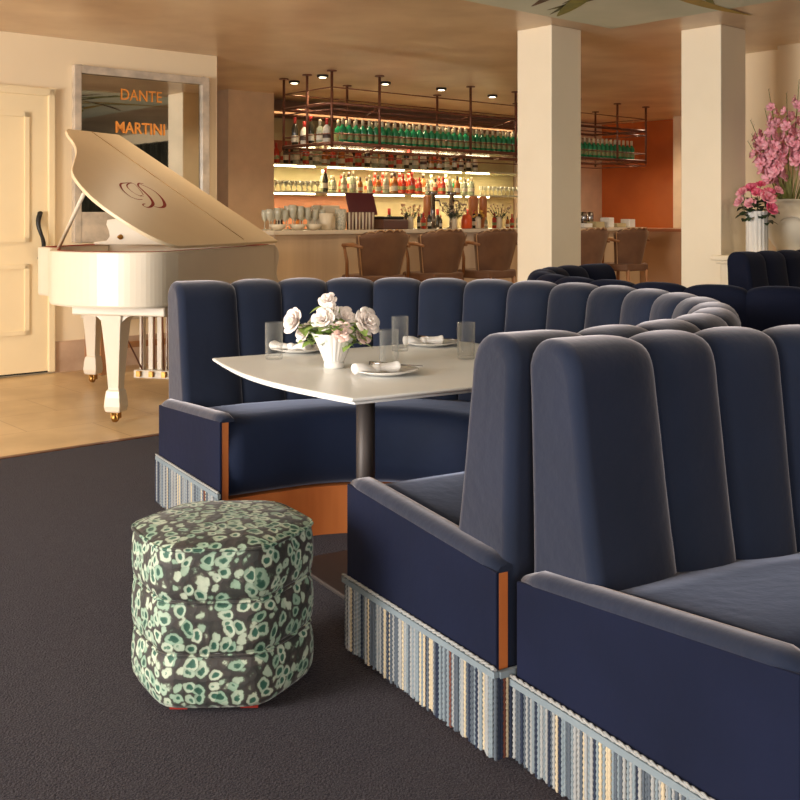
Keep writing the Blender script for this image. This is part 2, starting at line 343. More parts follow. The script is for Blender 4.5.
# mirror with gilt lettering
mr = thing('wall_mirror', 'large marble-framed mirror with orange lettering hung on the cream wall behind the white piano', 'mirror', AB(4.21, 8.25, 1.0))
m = M(); bz(3.61, 4.81, 1.26, 2.47, 8.255, 8.28, m); m.build('mirror_glass', 'mirror', mr)
m = M()
bz(3.579, 3.635, 1.05, 2.515, 8.22, 8.28, m); bz(4.785, 4.85, 1.05, 2.515, 8.22, 8.28, m); bz(3.635, 4.785, 2.45, 2.515, 8.22, 8.28, m); bz(3.635, 4.785, 1.05, 1.30, 8.22, 8.28, m)
m.build('marble_frame', 'frame', mr, bevel=.006)
def wall_text(body, a0, a1, z, size, parent, m, b=8.25, name='lettering', bold=.0):
    cu = bpy.data.curves.new(name, 'FONT'); cu.body = body; cu.size = size; cu.extrude = .001; cu.offset = bold; cu.align_x = 'CENTER'; cu.align_y = 'CENTER'
    cu.materials.append(MT[m]); o = bpy.data.objects.new(name, cu); COL.objects.link(o)
    R = Matrix((A, Z, -B)).transposed().to_4x4()
    o.matrix_world = Matrix.Translation(AB((a0+a1)/2, b, z)) @ R
    bpy.context.view_layer.update()
    me = bpy.data.meshes.new_from_object(o); bpy.data.objects.remove(o)
    wd = max(v.co.x for v in me.vertices)-min(v.co.x for v in me.vertices); k = (a1-a0)/wd
    for v in me.vertices: v.co.x *= k
    o = bpy.data.objects.new(name, me); COL.objects.link(o)
    o.matrix_world = Matrix.Translation(AB((a0+a1)/2, b, z)-BASE[parent.name]) @ R; o.parent = parent
    return o
wall_text('MARTINI', 3.955, 4.42, 2.018, .135, mr, 'gold', bold=.003)
wall_text('DANTE', 4.0, 4.386, 2.30, .135, mr, 'gold', bold=.001)

# ------------------------------------------------------------------ banquette booths
def sweepclosed(path, prof, mi=0, mm=None):
    """path: list of (pos, normal); prof: fn(i)->list of (n,z)"""
    rs = []
    for i, (p, n) in enumerate(path):
        rs.append([p+n*q[0]+Z*q[1] for q in prof(i)])
    return (mm or M()).rings(rs, mi, True, True)
class Booth:
    def __init__(s, O, U, V, u0, uc, vc, R, th0=0, th1=PI, straight=(True, True)):
        s.O, s.U, s.V, s.u0, s.uc, s.vc, s.R, s.th0, s.th1 = O, U, V, u0, uc, vc, R, th0, th1
        s.L0 = uc-u0-.015 if straight[0] else 0; s.L1 = uc-u0 if straight[1] else 0
        s.T = s.L0+s.R*(th1-th0)+s.L1
    def at(s, q):
        if q < s.L0:
            u = s.uc-(s.L0-q); v = s.vc+s.R; n = -s.V
        elif q < s.L0+s.R*(s.th1-s.th0):
            th = s.th0+(q-s.L0)/s.R; u = s.uc+s.R*math.sin(th); v = s.vc+s.R*math.cos(th); n = -(s.U*math.sin(th)+s.V*math.cos(th))
        else:
            d = q-s.L0-s.R*(s.th1-s.th0); u = s.uc-d; v = s.vc-s.R; n = s.V
        return s.O+s.U*u+s.V*v, n
BP = [(0, .05, 0, 0), (0, .30, 0, 0), (0, .60, .1, 0), (-.002, .85, .3, 0), (.002, .915, .5, .3), (.014, .948, .3, .8), (.035, .962, .1, 1), (.062, .966, 0, 1), (.092, .960, -.4, 1), (.112, .940, -.8, .7), (.124, .905, -1, .4), (.132, .85, -1, .1), (.146, .76, -1, 0), (.162, .65, -1, 0), (.180, .54, -1, 0), (.198, .44, -1, 0), (.215, .30, -1, 0), (.215, .05, -.3, 0)]
def refine(P, n=2):
    o = []
    for i in range(len(P)-1):
        p0, p1, p2, p3 = P[max(i-1, 0)], P[i], P[i+1], P[min(i+2, len(P)-1)]
        for j in range(n):
            t = j/n; o.append(tuple(.5*((2*b)+(-a+c)*t+(2*a-5*b+4*c-d)*t*t+(-a+3*b-3*c+d)*t**3) for a, b, c, d in zip(p0, p1, p2, p3)))
    return o+[P[-1]]
BP = refine(BP, 2)
RND = [(.03*(1-math.cos(q*PI/14)), .03*(1-math.sin(q*PI/14))) for q in range(8)]
def backrest(bt, s0, s1, seams, parent, mt, h=0):
    S = []
    bounds = [s0]+seams+[s1]
    for ci in range(len(bounds)-1):
        a, b = bounds[ci], bounds[ci+1]; N = 18
        for j in range(N if ci < len(bounds)-2 else N+1):
            x = -math.cos(PI*j/N); q = a+(b-a)*(x+1)/2
            y = x
            if ci == 0 and x < 0: y = x*.0
            if ci == len(bounds)-2 and x > 0: y = x*.0
            S.append((q, (max(0, 1-abs(y)**2.6))**.62))
    S.sort()
    # soft rounding at both free ends
    out = []
    for e, ins in RND:
        out.append((s0+e, 1, ins))
    out += [(q, b, 0) for q, b in S if s0+.03 < q < s1-.03]
    for e, ins in reversed(RND):
        out.append((s1-e, 1, ins))
    path = [bt.at(q) for q, _, _ in out]
    def prof(i):
        _, b, ins = out[i]; r = []
        for n, z, wn, wz in BP:
            nn = n-wn*.034*b+(.012 if wn < 0 else 0)*0; zz = z+wz*.026*(b-.5)
            zz += h*(z > .7)
            cx = .09
            nn = nn+ins*max(-1, min(1, (cx-nn)/.06))
            zz -= ins*min(1, max(0, wz))
            r.append((nn, zz))
        return r
    return sweepclosed(path, prof).build('backrest', mt, parent)
SP = [(.17, .19), (.55, .19), (.66, .195), (.695, .22), (.712, .28), (.716, .35), (.712, .42), (.700, .462), (.672, .487), (.62, .494), (.50, .487), (.30, .466), (.17, .45)]
def samples(a, b, step=.07):
    n = max(2, int((b-a)/step)+1); return [a+(b-a)*i/n for i in range(n+1)]
def seat(bt, s0, s1, parent, mt):
    path = [bt.at(q) for q in samples(s0, s1)]
    o = sweepclosed(path, lambda i: SP).build('seat_cushion', mt, parent, bevel=.0)
    pl = [(.03, 0), (.690, 0), (.690, .19), (.03, .19)]
    p = sweepclosed(path, lambda i: pl).build('plinth', 'wood', parent, smooth=False)
    return o
def cord(mm, p, L, r, mi, rot=0):
    """a two-ply twisted cord hanging down from p"""
    n = 6; rg = []; K = 56
    for i in range(K+1):
        t = i/K; a0 = rot+t*L*250
        c = p-Z*(t*L)
        rg.append([c+Vector((math.cos(2*PI*k/n), math.sin(2*PI*k/n), 0))*r*(.62+.48*abs(math.cos(2*PI*k/n-a0))) for k in range(n)])
    mm.rings(rg, mi, True, True)
def fringe(bt, ends, parent):
    """ends: polyline in plan"""
def arm(bt, end, parent, mt='velvet_flat', W_=.718, za=.452, zb=.498, zf=.226):
    """end panel: end=0 at path start, 1 at path end"""
    p0, n = bt.at(0 if end == 0 else bt.T)
    o = -bt.U       # outward direction
    th = .033
    # wood board with velvet outer face
    def zt(q): return za+(zb-za)*q/W_
    def board(q0, q1, o0, o1, z0, dz, nm, m, bev=0, par=parent):
        mm = M(); vs = []
        for q in (q0, q1):
            for oo in (o0, o1):
                vs += [p0+n*q+o*oo+Z*z0, p0+n*q+o*oo+Z*(zt(q)+dz)]
        mm.add(vs, [(0, 1, 3, 2), (4, 6, 7, 5), (0, 4, 5, 1), (2, 3, 7, 6), (0, 2, 6, 4), (1, 5, 7, 3)])
        return mm.build(nm, m, par, bevel=bev)
    bd = board(0.003, W_-.003, 0, th-.006, .06, -.012, 'end_panel', 'wood', .002)
    board(0, W_, th-.006, th+.004, .10, -.008, 'panel_upholstery', mt, .003)
    # padded roll along the top edge
    mm = M(); rg = []
    for i in range(15):
        t = i/14; q = .004+(W_-.008)*t; k = math.sin(PI*min(1, max(.0, .5-abs(t-.5))*14+.04)/2)
        c = p0+n*q+Z*(zt(q)-.008)
        sec = [(-.030, -.010), (-.030, .012), (-.020, .024), (-.004, .029), (.014, .028), (.027, .021), (.035, .008), (.036, -.008), (.02, -.014)]
        rg.append([c+o*(a_*(.75+.25*k))+Z*(b_*(.35+.65*k)) for a_, b_ in sec])
    mm.rings(rg, 0, True, True); mm.build('arm_roll', 'velvet', parent)
    # fringe : heading band and cords
    line = [(W_+.0, th), (0, th)]
    fr = M(); hd = M(); rp = M()
    random.seed(end+3)
    N = 88
    for i in range(N):
        q = W_*(1-(i+.5)/N)
        base = p0+n*q+o*(th+.010+random.uniform(-.002, .002))
        mi = random.choices(range(6), (6, 5, 2.2, 2.2, 4, .7))[0]
        cord(fr, base+Z*(zf-.016), zf-.016-.026+random.uniform(-.006, .004), random.uniform(.0044, .0054), mi, random.uniform(0, 3))
    for i in range(15):
        base = p0-n*.010-o*(i*.0078-th-.012)
        mi = random.choices(range(6), (4, 4, 4, 3, 3, 1))[0]
        cord(fr, base+Z*(zf-.016), zf-.042, .0050, mi, random.uniform(0, 3))
    hd.box(p0+n*(W_/2)+o*(th+.010)+Z*(zf-.010), (W_+.02, .012, .015), n, o)
    hd.box(p0-n*.010-o*(.025)+Z*(zf-.010), (.012, .12, .015), n, o)
    f = fr.build('fringe', CORD, parent); f['kind'] = 'stuff'
    hd.build('fringe_heading', CORD[1], f)
    pts = [p0+n*(W_+.008-(W_+.018)*i/60)+o*(th+.012)+Z*(zf+.003) for i in range(61)]
    for ph in (0, PI):
        rp.tube([p+Vector((0, 0, 1))*math.sin(i*1.9+ph)*.0025+o*math.cos(i*1.9+ph)*.0025 for i, p in enumerate(pts)], .0034, 6)
    rp.build('fringe_cord', CORD[4], f)

U = Vector((.857, .515, 0)); V = Vector((-.515, .857, 0))
# central horseshoe booth around the marble table
b1 = Booth(Vector((0, 0, 0)), U, V, 1.440, 1.735, 3.146, 1.234)
t1 = thing('banquette_booth', 'navy velvet horseshoe banquette wrapped around the marble table, with fringed ends', 'booth', b1.O+U*2.2+V*3.146)
rest = (b1.T-.54)/17
backrest(b1, 0.0, b1.T-.0, [.27+rest*i for i in range(18)], t1, 'velvet')
seat(b1, .0, b1.T, t1, 'velvet_seat')
arm(b1, 0, t1); arm(b1, 1, t1)
# near booth, back to back with it
b2 = Booth(Vector((0, 0, 0)), U, V, 1.462, 1.79, .650, 1.234, 0, 1.95, (True, False))
t2 = thing('banquette_booth', 'navy velvet banquette nearest the camera, fringed end panel cut by the right edge', 'booth', b2.O+U*2.2+V*.656)
backrest(b2, 0, b2.T, [.262+.208*i for i in range(13)], t2, 'velvet')
seat(b2, 0, b2.T, t2, 'velvet_seat')
arm(b2, 0, t2, W_=.76, za=.435, zb=.508, zf=.208)
# dark booth behind, closed end towards the central booth
b3 = Booth(Vector((0, 0, 0)), Vector((-.995, .10, 0)), Vector((.10, .995, 0)), -2.3, -1.36, 5.42, 1.234, .70, PI, (False, True))
t3 = thing('banquette_booth', 'dark navy horseshoe banquette behind the central one, in front of the two columns', 'booth', (1.9, 5.4, 0))
backrest(b3, 0, b3.T, [.26*i for i in range(1, int(b3.T/.26))], t3, 'velvet_shaded', .0)
seat(b3, 0, b3.T, t3, 'velvet_shaded')
# straight dark banquette against the low wall
class Line:
    def __init__(s, p, d, n, T): s.p, s.d, s.n, s.T = p, d, n, T
    def at(s, q): return s.p+s.d*q, s.n
b4 = Line(AB(6.53, 4.02), A, -B, 1.6)
t4 = thing('banquette_bench', 'straight shaded navy velvet banquette against the low wall under the pink flowers', 'bench', AB(7.3, 3.7))
backrest(b4, 0, b4.T, [.28*i for i in range(1, 6)], t4, 'velvet_shaded', .035)
seat(b4, 0, b4.T, t4, 'velvet_shaded')

# ------------------------------------------------------------------ table
TT = .725
def UV(u, v, z=0): return U*u+V*v+Z*z
tb = thing('dining_table', 'white marble-topped table with bowed end on dark metal pedestals inside the navy booth', 'table', UV(1.95, 3.17))
out = []
for i in range(13):
    t = i/12; v = 2.665+1.04*t; out.append((1.44-.07*math.sin(PI*t)-.035*t, v))
for i in range(13):
    t = i/12; v = 3.705-1.04*t; out.append((2.50+.07*math.sin(PI*t), v))
def inset(poly, d):
    cx = sum(p[0] for p in poly)/len(poly); cy = sum(p[1] for p in poly)/len(poly)
    return [(cx+(p[0]-cx)*(1-d/abs(.53)), cy+(p[1]-cy)*(1-d/.52)) for p in poly]
rg = []
for d, z in ((.026, -.024), (.020, -.023), (.018, -.016), (.008, -.013), (.002, -.010), (.0, -.006), (.001, -.002), (.005, 0)):
    rg.append([UV(*q, TT+z) for q in inset(out, d)])
M().rings(rg, 0, False, True).build('tabletop', 'marble', tb)
for u in (1.765, 2.34):
    M().lathe([(.033, .016), (.033, TT-.030)], UV(u, 3.17), 20).build('post', 'post', tb)
M().box(UV(2.07, 3.17, .008), (.95, .5, .016), U, V).build('base_plate', 'post', tb, bevel=.004)
M().box(UV(2.05, 3.17, TT-.030), (.8, .3, .012), U, V).build('support_plate', 'post', tb)

# things on the table
def tumbler(r, h):
    m = M(); m.lathe([(r*.1, 0.0), (r*.92, .0), (r*.96, .006), (r, h), (r-.0018, h), (r*.93-.002, .012), (.001, .012)], (0, 0, 0), 28, flute=None); return m
tl = ['clear ribbed tumbler standing left of the rose vase', 'clear tumbler standing just right of the rose vase', 'taller-looking clear tumbler behind the one beside the vase, at the table middle', 'clear tumbler at the right end of the marble table beside the grey velvet back']
first = None
for (gx, gy), lb in zip(((-.469, 3.872), (-.038, 3.616), (0, 4.105), (.246, 3.872)), tl):
    if first is None:
        first = tumbler(.034, .136).build('tumbler', 'glass'); o = first
    else:
        o = first.copy(); COL.objects.link(o)
    o.location = (gx, gy, TT+.001); tag(o, lb, 'glass', 'tumblers on the marble table')
def plate(loc, lb, ang):
    t = thing('side_plate', lb, 'plate', loc, 'side plates on the marble table')
    M().lathe([(.02, .002), (.065, .002), (.075, .006), (.112, .016), (.114, .018), (.111, .019), (.074, .0095), (.064, .006), (.001, .006)], Vector(loc), 32).build('plate_dish', 'china', t)
    return t
def napkin(c, ang, lb):
    X = Vector((math.cos(ang), math.sin(ang), 0)); Y = Vector((-math.sin(ang), math.cos(ang), 0)); c = Vector(c)
    m = M(); n = 14
    for sgn in (-1, 1):
        rg = []
        for i in range(9):
            t = i/8; r = .010+.017*t**.7; p = c+X*(sgn*.085*t)+Z*(r*.75+.004*math.sin(5*t+sgn))+Y*(.012*math.sin(2.5*t)*sgn)
            rg.append([p+Y*math.cos(2*PI*k/n)*r*1.2*(1+.10*math.sin(5*k+sgn+i*.3))+Z*math.sin(2*PI*k/n)*r*.72*(1+.12*math.cos(4*k+i*.5)) for k in range(n)])
        m.rings(rg, 0, True, True)
    rg = []
    for i in range(7):
        t = i/6-.5; r = .0165*math.cos(t*1.5); p = c+X*t*.03+Z*.014
        rg.append([p+Y*math.cos(2*PI*k/n)*r+Z*math.sin(2*PI*k/n)*r for k in range(n)])
    m.rings(rg, 0, True, True)
    return tag(m.build('napkin', 'linen', sub=1), lb, 'napkin', 'knotted napkins')
def knife(c, ang, lb, L=.19):
    X = Vector((math.cos(ang), math.sin(ang), .0)).normalized(); Y = Vector((-X.y, X.x, 0)); c = Vector(c)
    k = tag(thing('table_knife', lb, 'knife', c, 'table knives'), None)
    m = M(); m.prism([(0, -.008), (.09, -.009), (.105, -.003), (.10, .006), (0, .007)], c, X, Y, Z, .0022); m.build('blade', 'steel', k, bevel=.0006)
    m = M(); m.tube([c-X*.09+Z*.002, c-X*.05+Z*.002, c+Z*.0015], [.006, .0052, .004], 8); m.build('knife_handle', 'steel', k)
for (gx, gy), an, tx in (((-.395, 4.08), 2.6, 'left, behind the vase'), ((-.05, 3.50), .35, 'front, by two tumblers'), ((.125, 4.28), .15, 'far side of the table')):
    p = Vector((gx, gy, TT)); plate(p, 'white side plate with a knotted napkin on the '+tx, 0)
    napkin(p+Vector((-.03, -.02, .008)), an, 'knotted white napkin on the plate at the '+tx)
    knife(p+Vector((.03, .035, .026)), an-.7, 'steel table knife lying on the plate at the '+tx)
# fluted vase with blush roses
vp = UV(1.68, 3.245, TT)
fl = lambda k, z: 1+.055*math.cos(PI*k/1.5)
vz = thing('flower_vase', 'white fluted flared vase holding blush garden roses at the centre of the marble table', 'vase', vp)
M().lathe([(.030, 0), (.036, .002), (.036, .016), (.034, .024)], vp, 66).build('vase_foot', 'china', vz)
M().lathe([(.034, .024), (.044, .05), (.060, .09), (.073, .117), (.076, .123), (.071, .122), (.056, .09), (.030, .04), (.001, .036)], vp, 66, flute=fl, caps=False).build('vase_bowl', 'china', vz)
def petal_surface(m, c, N, ang, r0, r1, h, wd, cur, mi=0, n=4):
    """cupped petal around the axis N"""
    N = N.normalized(); X = N.orthogonal().normalized(); Y = N.cross(X)
    g = []
    for i in range(n+1):
        t = i/n; row = []
        for j in range(n+1):
            s_ = (j/n-.5)*2; th = ang+s_*wd*(.35+.65*math.sin(PI*min(1, .15+t*.7)))
            r = r0+(r1-r0)*t**1.3+cur*t*t*t*(1-.3*s_*s_)
            z = h*(t-.10*s_*s_*t) - abs(cur)*.5*t**4
            row.append(c+(X*math.cos(th)+Y*math.sin(th))*r+N*z)
        g.append(row)
    m.rings(g, mi, True, False, closed=False)
def bloom(c, N, R, seed, layers=4):
    rnd = random.Random(seed); m = M()
    for L in range(layers):
        f = L/(layers-1); k = 4+L
        for i in range(k):
            a = 2*PI*i/k+L*.8+rnd.uniform(-.2, .2)
            petal_surface(m, Vector(c)-N*(.35*R*f), N, a, R*.05+R*.12*f, R*(.22+.72*f), R*(.95-.10*f)*rnd.uniform(.9, 1.08), (PI/k)*1.35, R*.18*f)
    return m
def leafblade(m, p, d, L, W, n=8, droop=.3):
    d = d.normalized(); s_ = d.cross(Z)
    if s_.length < .1: s_ = Vector((1, 0, 0))
    s_.normalize(); g = []
    for i in range(n+1):
        t = i/n; c = p+d*L*t-Z*(droop*L*t*t); wv = W*math.sin(PI*(.08+.9*t))**.9
        g.append([c-s_*wv*.5+Z*wv*.12, c, c+s_*wv*.5+Z*wv*.12])
    m.rings(g, 0, True, False, closed=False)
rnd = random.Random(5)
def flower(name, base, head, N, R, seed, pm, lb, cat, grp, leaves=2, lm='leaf', LL=.045, layers=4):
    t = thing(name, lb, cat, base, grp)
    bloom(head, N, R, seed, layers).build('bloom', pm, t, solid=.0008)
    base = Vector(base); head = Vector(head)
    mid = (base+head)/2+Vector((rnd.uniform(-.01, .01), 0, .015))
    M().tube([base, mid, head-N*(R*.35)], .0022, 6).build('stem', lm, t)
    for i in range(leaves):
        m = M(); f = rnd.uniform(.55, .9); p = base.lerp(head, f); a = rnd.uniform(0, 2*PI)
        leafblade(m, p, Vector((math.cos(a), math.sin(a), .25)), LL*rnd.uniform(.8, 1.2), LL*.62, droop=.5)
        m.build('leaf', lm, t)
    return t
# offsets from the vase in metres (x right, z above rim), y towards or away from the camera
RO = [(-.128, .045, .01, .040, 'leftmost blush rose, wide open, in the fluted vase'), (-.098, .0, .03, .030, 'small blush rose drooping low on the left of the fluted vase'), (-.018, .118, .03, .028, 'small white rose at the top of the bouquet'), (-.028, .055, -.03, .036, 'cream rose high in the middle of the bouquet, facing forward'),
      (.035, .055, .03, .036, 'peach rose at the back right of the bouquet'), (.032, .015, -.055, .031, 'cupped pale pink rose with a pink heart at the front of the bouquet'), (.108, .045, -.01, .043, 'largest creamy rose at the right of the bouquet'), (.098, -.005, .01, .028, 'peach-pink rose hanging low on the right of the bouquet'), (-.01, .085, .0, .028, 'blush rose just below the top white one'), (-.062, .03, .05, .028, 'half-hidden rose at the back left of the bouquet'), (.06, .02, .05, .030, 'rose tucked behind the right-hand blooms')]
for i, (x, z, y, R, lb) in enumerate(RO):
    x = x*1.04-.004; R *= 1.10; hd = vp+Vector((x, y, .116+z*.95)); N = (Vector((x*1.2, y-.15, .07+z*.4))).normalized()
    flower('garden_rose', vp+Vector((x*.15, y*.15, .04)), hd, N, R, i, 'rosepink' if i in (5, 7) else 'rose', lb, 'rose', 'garden roses in the fluted vase', 4, LL=.065)
m = M()
for i in range(34):
    a = rnd.uniform(0, 2*PI); leafblade(m, vp+Vector((.03*math.cos(a), .03*math.sin(a), .125)), Vector((math.cos(a), math.sin(a)*.8-.2, rnd.uniform(.5, 1.5))), rnd.uniform(.07, .115), .042, droop=.5)
tag(m.build('foliage', 'leaf'), 'loose green rose leaves filling the fluted vase', 'foliage', kind='stuff')

# ------------------------------------------------------------------ ottoman
oc = Vector((-.53, 3.0, 0)); R0 = .257; oc = Vector((-.481, 2.825, 0))
ot = thing('ottoman', 'hexagonal pouf in green and cream animal print velvet on the dark carpet', 'ottoman', oc)
def hexring(r, z, n=8, rot=.045):
    pts = []
    vs = [Vector((math.cos(rot+PI/3*k), math.sin(rot+PI/3*k), 0)) for k in range(6)]
    for k in range(6):
        a, b = vs[k], vs[(k+1) % 6]
        for j in range(n):
            t = (j)/n; p = a.lerp(b, t)
            c = 1-.045*abs(2*t-1)**6+.012*math.sin(PI*t)
            pts.append(oc+p*r*c+Z*z)
    return pts
def band(z0, z1):
    rg = []; n = 10
    for i in range(n+1):
        t = i/n; bulge = (1-abs(2*t-1)**2.4)**.6
        rg.append(hexring(R0-.014+.014*bulge, z0+(z1-z0)*t))
    return rg
H0 = .020; HT = .418
for i in range(3):
    z0 = H0+(HT-H0)*i/3; z1 = H0+(HT-H0)*(i+1)/3
    rg = band(z0, z1)
    if i == 2:
        rg = rg[:-1]+[hexring(R0-.006, z1+.002), hexring(R0-.02, z1+.008), hexring(R0*.8, z1+.016), hexring(R0*.45, z1+.021), hexring(R0*.1, z1+.022)]
    M().rings(rg, 0, True, True).build('cushion_tier', 'animal', ot)
for z in (H0+(HT-H0)/3, H0+(HT-H0)*2/3, HT):
    rr = hexring(R0-.010 if z < HT else R0-.004, z); rr.append(rr[0])
    M().tube(rr, .0045, 6, caps=False).build('piping', 'animal', ot)
for k in range(6):
    a = .045+PI/3*k; p = oc+Vector((math.cos(a), math.sin(a), 0))*(R0-.078)
    M().box(p+Z*.0110, (.045, .045, .020)).build('foot', 'redfoot', ot)

# ------------------------------------------------------------------ grand piano
PS = Vector((.242, .970, 0)).normalized(); PK = Vector((-.970, .242, 0)).normalized(); KB = Vector((-.941, 7.826, 0))
def PP(s_, t, z=0): return KB+PS*s_+PK*t+Z*z
pn = thing('grand_piano', 'ivory lacquered grand piano with raised lid and red script letter, on the stone floor', 'piano', PP(-.9, .7))
def smooth_poly(pts, n=6):
    out = []; N = len(pts)
    for i in range(N-1):
        p0 = pts[max(i-1, 0)]; p1 = pts[i]; p2 = pts[i+1]; p3 = pts[min(i+2, N-1)]
        for j in range(n):
            t = j/n
            out.append(tuple(.5*((2*p1[q])+(-p0[q]+p2[q])*t+(2*p0[q]-5*p1[q]+4*p2[q]-p3[q])*t*t+(-p0[q]+3*p1[q]-3*p2[q]+p3[q])*t**3) for q in (0, 1)))
    out.append(pts[-1]); return out
bent = smooth_poly([(-1.62, 0), (-1.75, .04), (-1.84, .13), (-1.875, .30), (-1.85, .55), (-1.72, .79), (-1.50, .95), (-1.30, 1.06), (-1.12, 1.20), (-1.02, 1.34), (-.93, 1.40)], 5)
outer = [(0, 0)]+bent+[(0, 1.40)]
def ins(poly, d):
    n = len(poly); r = []
    for i in range(n):
        a = Vector(poly[i-1]); b = Vector(poly[i]); c = Vector(poly[(i+1) % n])
        e1 = (b-a).normalized(); e2 = (c-b).normalized(); nn = Vector((e1.y+e2.y, -(e1.x+e2.x))).normalized()
        r.append((b.x-nn.x*d, b.y-nn.y*d))
    return r
area2 = sum(outer[i-1][0]*outer[i][1]-outer[i][0]*outer[i-1][1] for i in range(len(outer)))
D = 1 if area2 > 0 else -1
inn = ins(outer, .05*D)
def rr(poly, z): return [PP(a, b, z) for a, b in poly]
ZB, ZT = .72, 1.049
m = M(); m.rings([rr(outer, ZB+.012), rr(outer, ZT-.006), rr(ins(outer, .006*D), ZT), rr(ins(outer, .044*D), ZT), rr(inn, ZT-.006), rr(inn, ZB+.012), ], 0, False, False)
n_ = len(outer); m.add(rr(ins(outer, .006*D), ZB), [list(range(n_))]); m.rings([rr(ins(outer, .006*D), ZB), rr(outer, ZB+.012)], 0, False, False)
for i, q in enumerate(m.sm): pass
m.build('rim', 'white_gloss', pn)
MT['plate'] = mat('gold_iron_plate', (.55, .33, .12), .4, metal=.6)
m = M(); m.prism(inn, PP(0, 0, ZT-.10), PS, PK, Z, .02); m.build('iron_plate', 'plate', pn)
MT['felt'] = mat('red_felt', (.35, .05, .03), .9)
m = M()
for i in range(46):
    t = .12+i*.026; s0 = -.40; s1 = max(-1.75, -1.80+.0*t) if t < .6 else -1.70+(t-.6)*1.05
    m.tube([PP(s0, t, ZT-.06), PP(s1+.1, t, ZT-.06)], .0016, 5)
m.build('strings', 'brass', pn)['kind'] = 'stuff'
m = M(); m.rings([rr(ins(outer, .046*D), ZT+.001), rr(ins(outer, .052*D), ZT+.004), rr(ins(outer, .058*D), ZT-.004)], 0, False, False); m.build('felt_edge', 'felt', pn)
# key bed, cheeks with scrolled arms, keys
m = M(); m.box(PP(.02, .70, ZB+.03), (.14, 1.40, .06), PS, PK); m.build('key_slip', 'white_gloss', pn, bevel=.008)
scroll = [(-.02, ZB), (.12, ZB), (.15, ZB+.02), (.12, ZB+.05), (.06, ZB+.07), (.04, ZB+.11), (.055, ZB+.16), (.09, ZB+.22), (.085, ZB+.27), (.05, ZB+.31), (-.02, ZT)]
for t in (0, 1.34):
    m = M(); m.prism(scroll, PP(0, t), PS, Z, PK, .06); m.build('key_cheek', 'white_gloss', pn, bevel=.006)
m = M(); MT['ivory'] = mat('ivory_keys', (.85, .82, .74), .2)
kb = M().box(PP(.02, .70, ZB+.075), (.10, 1.26, .03), PS, PK).build('keyboard', 'ivory', pn)
m = M(); j = 0
for i in range(50):
    if i % 7 in (0, 1, 3, 4, 5): m.box(PP(0, .10+i*.0245, ZB+.097), (.06, .012, .014), PS, PK)
m.build('black_keys', 'black', kb)['kind'] = 'stuff'
# music desk with scrolled end, standing inside behind the keys
m = M(); poly = [(.22, 0), (1.30, 0), (1.31, .018), (1.20, .03), (1.175, .06), (1.18, .10), (1.202, .15), (1.195, .185), (1.14, .192), (.22, .19)]
m.prism(poly, PP(-.36, 0, ZT+.002), PK, Z, PS, .022); m.build('music_desk', 'white_gloss', pn, bevel=.004)
m = M(); m.lathe([(.002, 0), (.02, .002), (.02, .012), (.008, .02), (.012, .035), (.002, .04)], PP(-.362, 1.08, ZT+.06), 12, axis=-PS); m.build('desk_knob', 'brass', pn)
# lid
AL = math.radians(33.3); LD = PK*math.cos(AL)+Z*math.sin(AL); LN = PS.cross(LD).normalized()
if LN.z < 0: LN = -LN
L0 = KB+Z*(ZT+.022)
lid = smooth_poly([(-1.60, -.012), (-1.70, .005), (-1.80, .07), (-1.865, .18), (-1.89, .30), (-1.895, .45), (-1.85, .60), (-1.72, .79), (-1.50, .94), (-1.28, 1.08), (-1.14, 1.20), (-1.05, 1.32), (-.98, 1.39), (-.91, 1.425)], 5)
sp = -.60
main = [(sp, -.02)]+lid+[(sp+.0, 1.435)]
lo = M().prism(main, L0, PS, LD, LN, .022).build('lid', 'lid', pn, bevel=.004)
fo = M().prism([(-.01, -.02), (sp+.005, -.02), (sp+.005, 1.435), (-.17, 1.455)], L0, PS, LD, LN, .022).build('lid_front_flap', 'lid', pn, bevel=.004)
m = M(); m.tube([L0+PS*(sp+.003)+LD*.02+LN*.0235, L0+PS*(sp+.003)+LD*1.43+LN*.0235], .003, 6); 
m.build('lid_hinge', mat('pale_brass_hinge', (.75, .55, .3), .3, metal=.7), lo)
DL = {'stem': [(-0.949, 0.714, 0.0013), (-1.002, 0.719, 0.0022), (-1.07, 0.684, 0.0043), (-1.102, 0.622, 0.0061), (-1.142, 0.537, 0.0078), (-1.21, 0.468, 0.0078), (-1.304, 0.426, 0.0052), (-1.371, 0.414, 0.0026), (-1.398, 0.429, 0.0022), (-1.372, 0.451, 0.0022), (-1.331, 0.456, 0.0013)],
'bowl': [(-1.016, 0.71, 0.0017), (-0.968, 0.674, 0.0026), (-0.942, 0.613, 0.0035), (-0.98, 0.534, 0.0069), (-1.054, 0.464, 0.0087), (-1.133, 0.425, 0.0061), (-1.21, 0.415, 0.0026), (-1.26, 0.426, 0.0013)],
'loop': [(-1.223, 0.545, 0.0035), (-1.222, 0.554, 0.0026), (-1.261, 0.553, 0.0017), (-1.282, 0.592, 0.0017), (-1.267, 0.645, 0.0026), (-1.22, 0.684, 0.0026), (-1.132, 0.711, 0.0013), (-1.094, 0.698, 0.0013), (-1.139, 0.62, 0.0013), (-1.187, 0.566, 0.0022)],
'sweep': [(-1.109, 0.716, 0.0013), (-1.204, 0.708, 0.0017), (-1.278, 0.696, 0.0035), (-1.335, 0.664, 0.0052), (-1.387, 0.603, 0.0039), (-1.4, 0.537, 0.0026), (-1.362, 0.509, 0.0017), (-1.29, 0.508, 0.0013)]}
m = M()
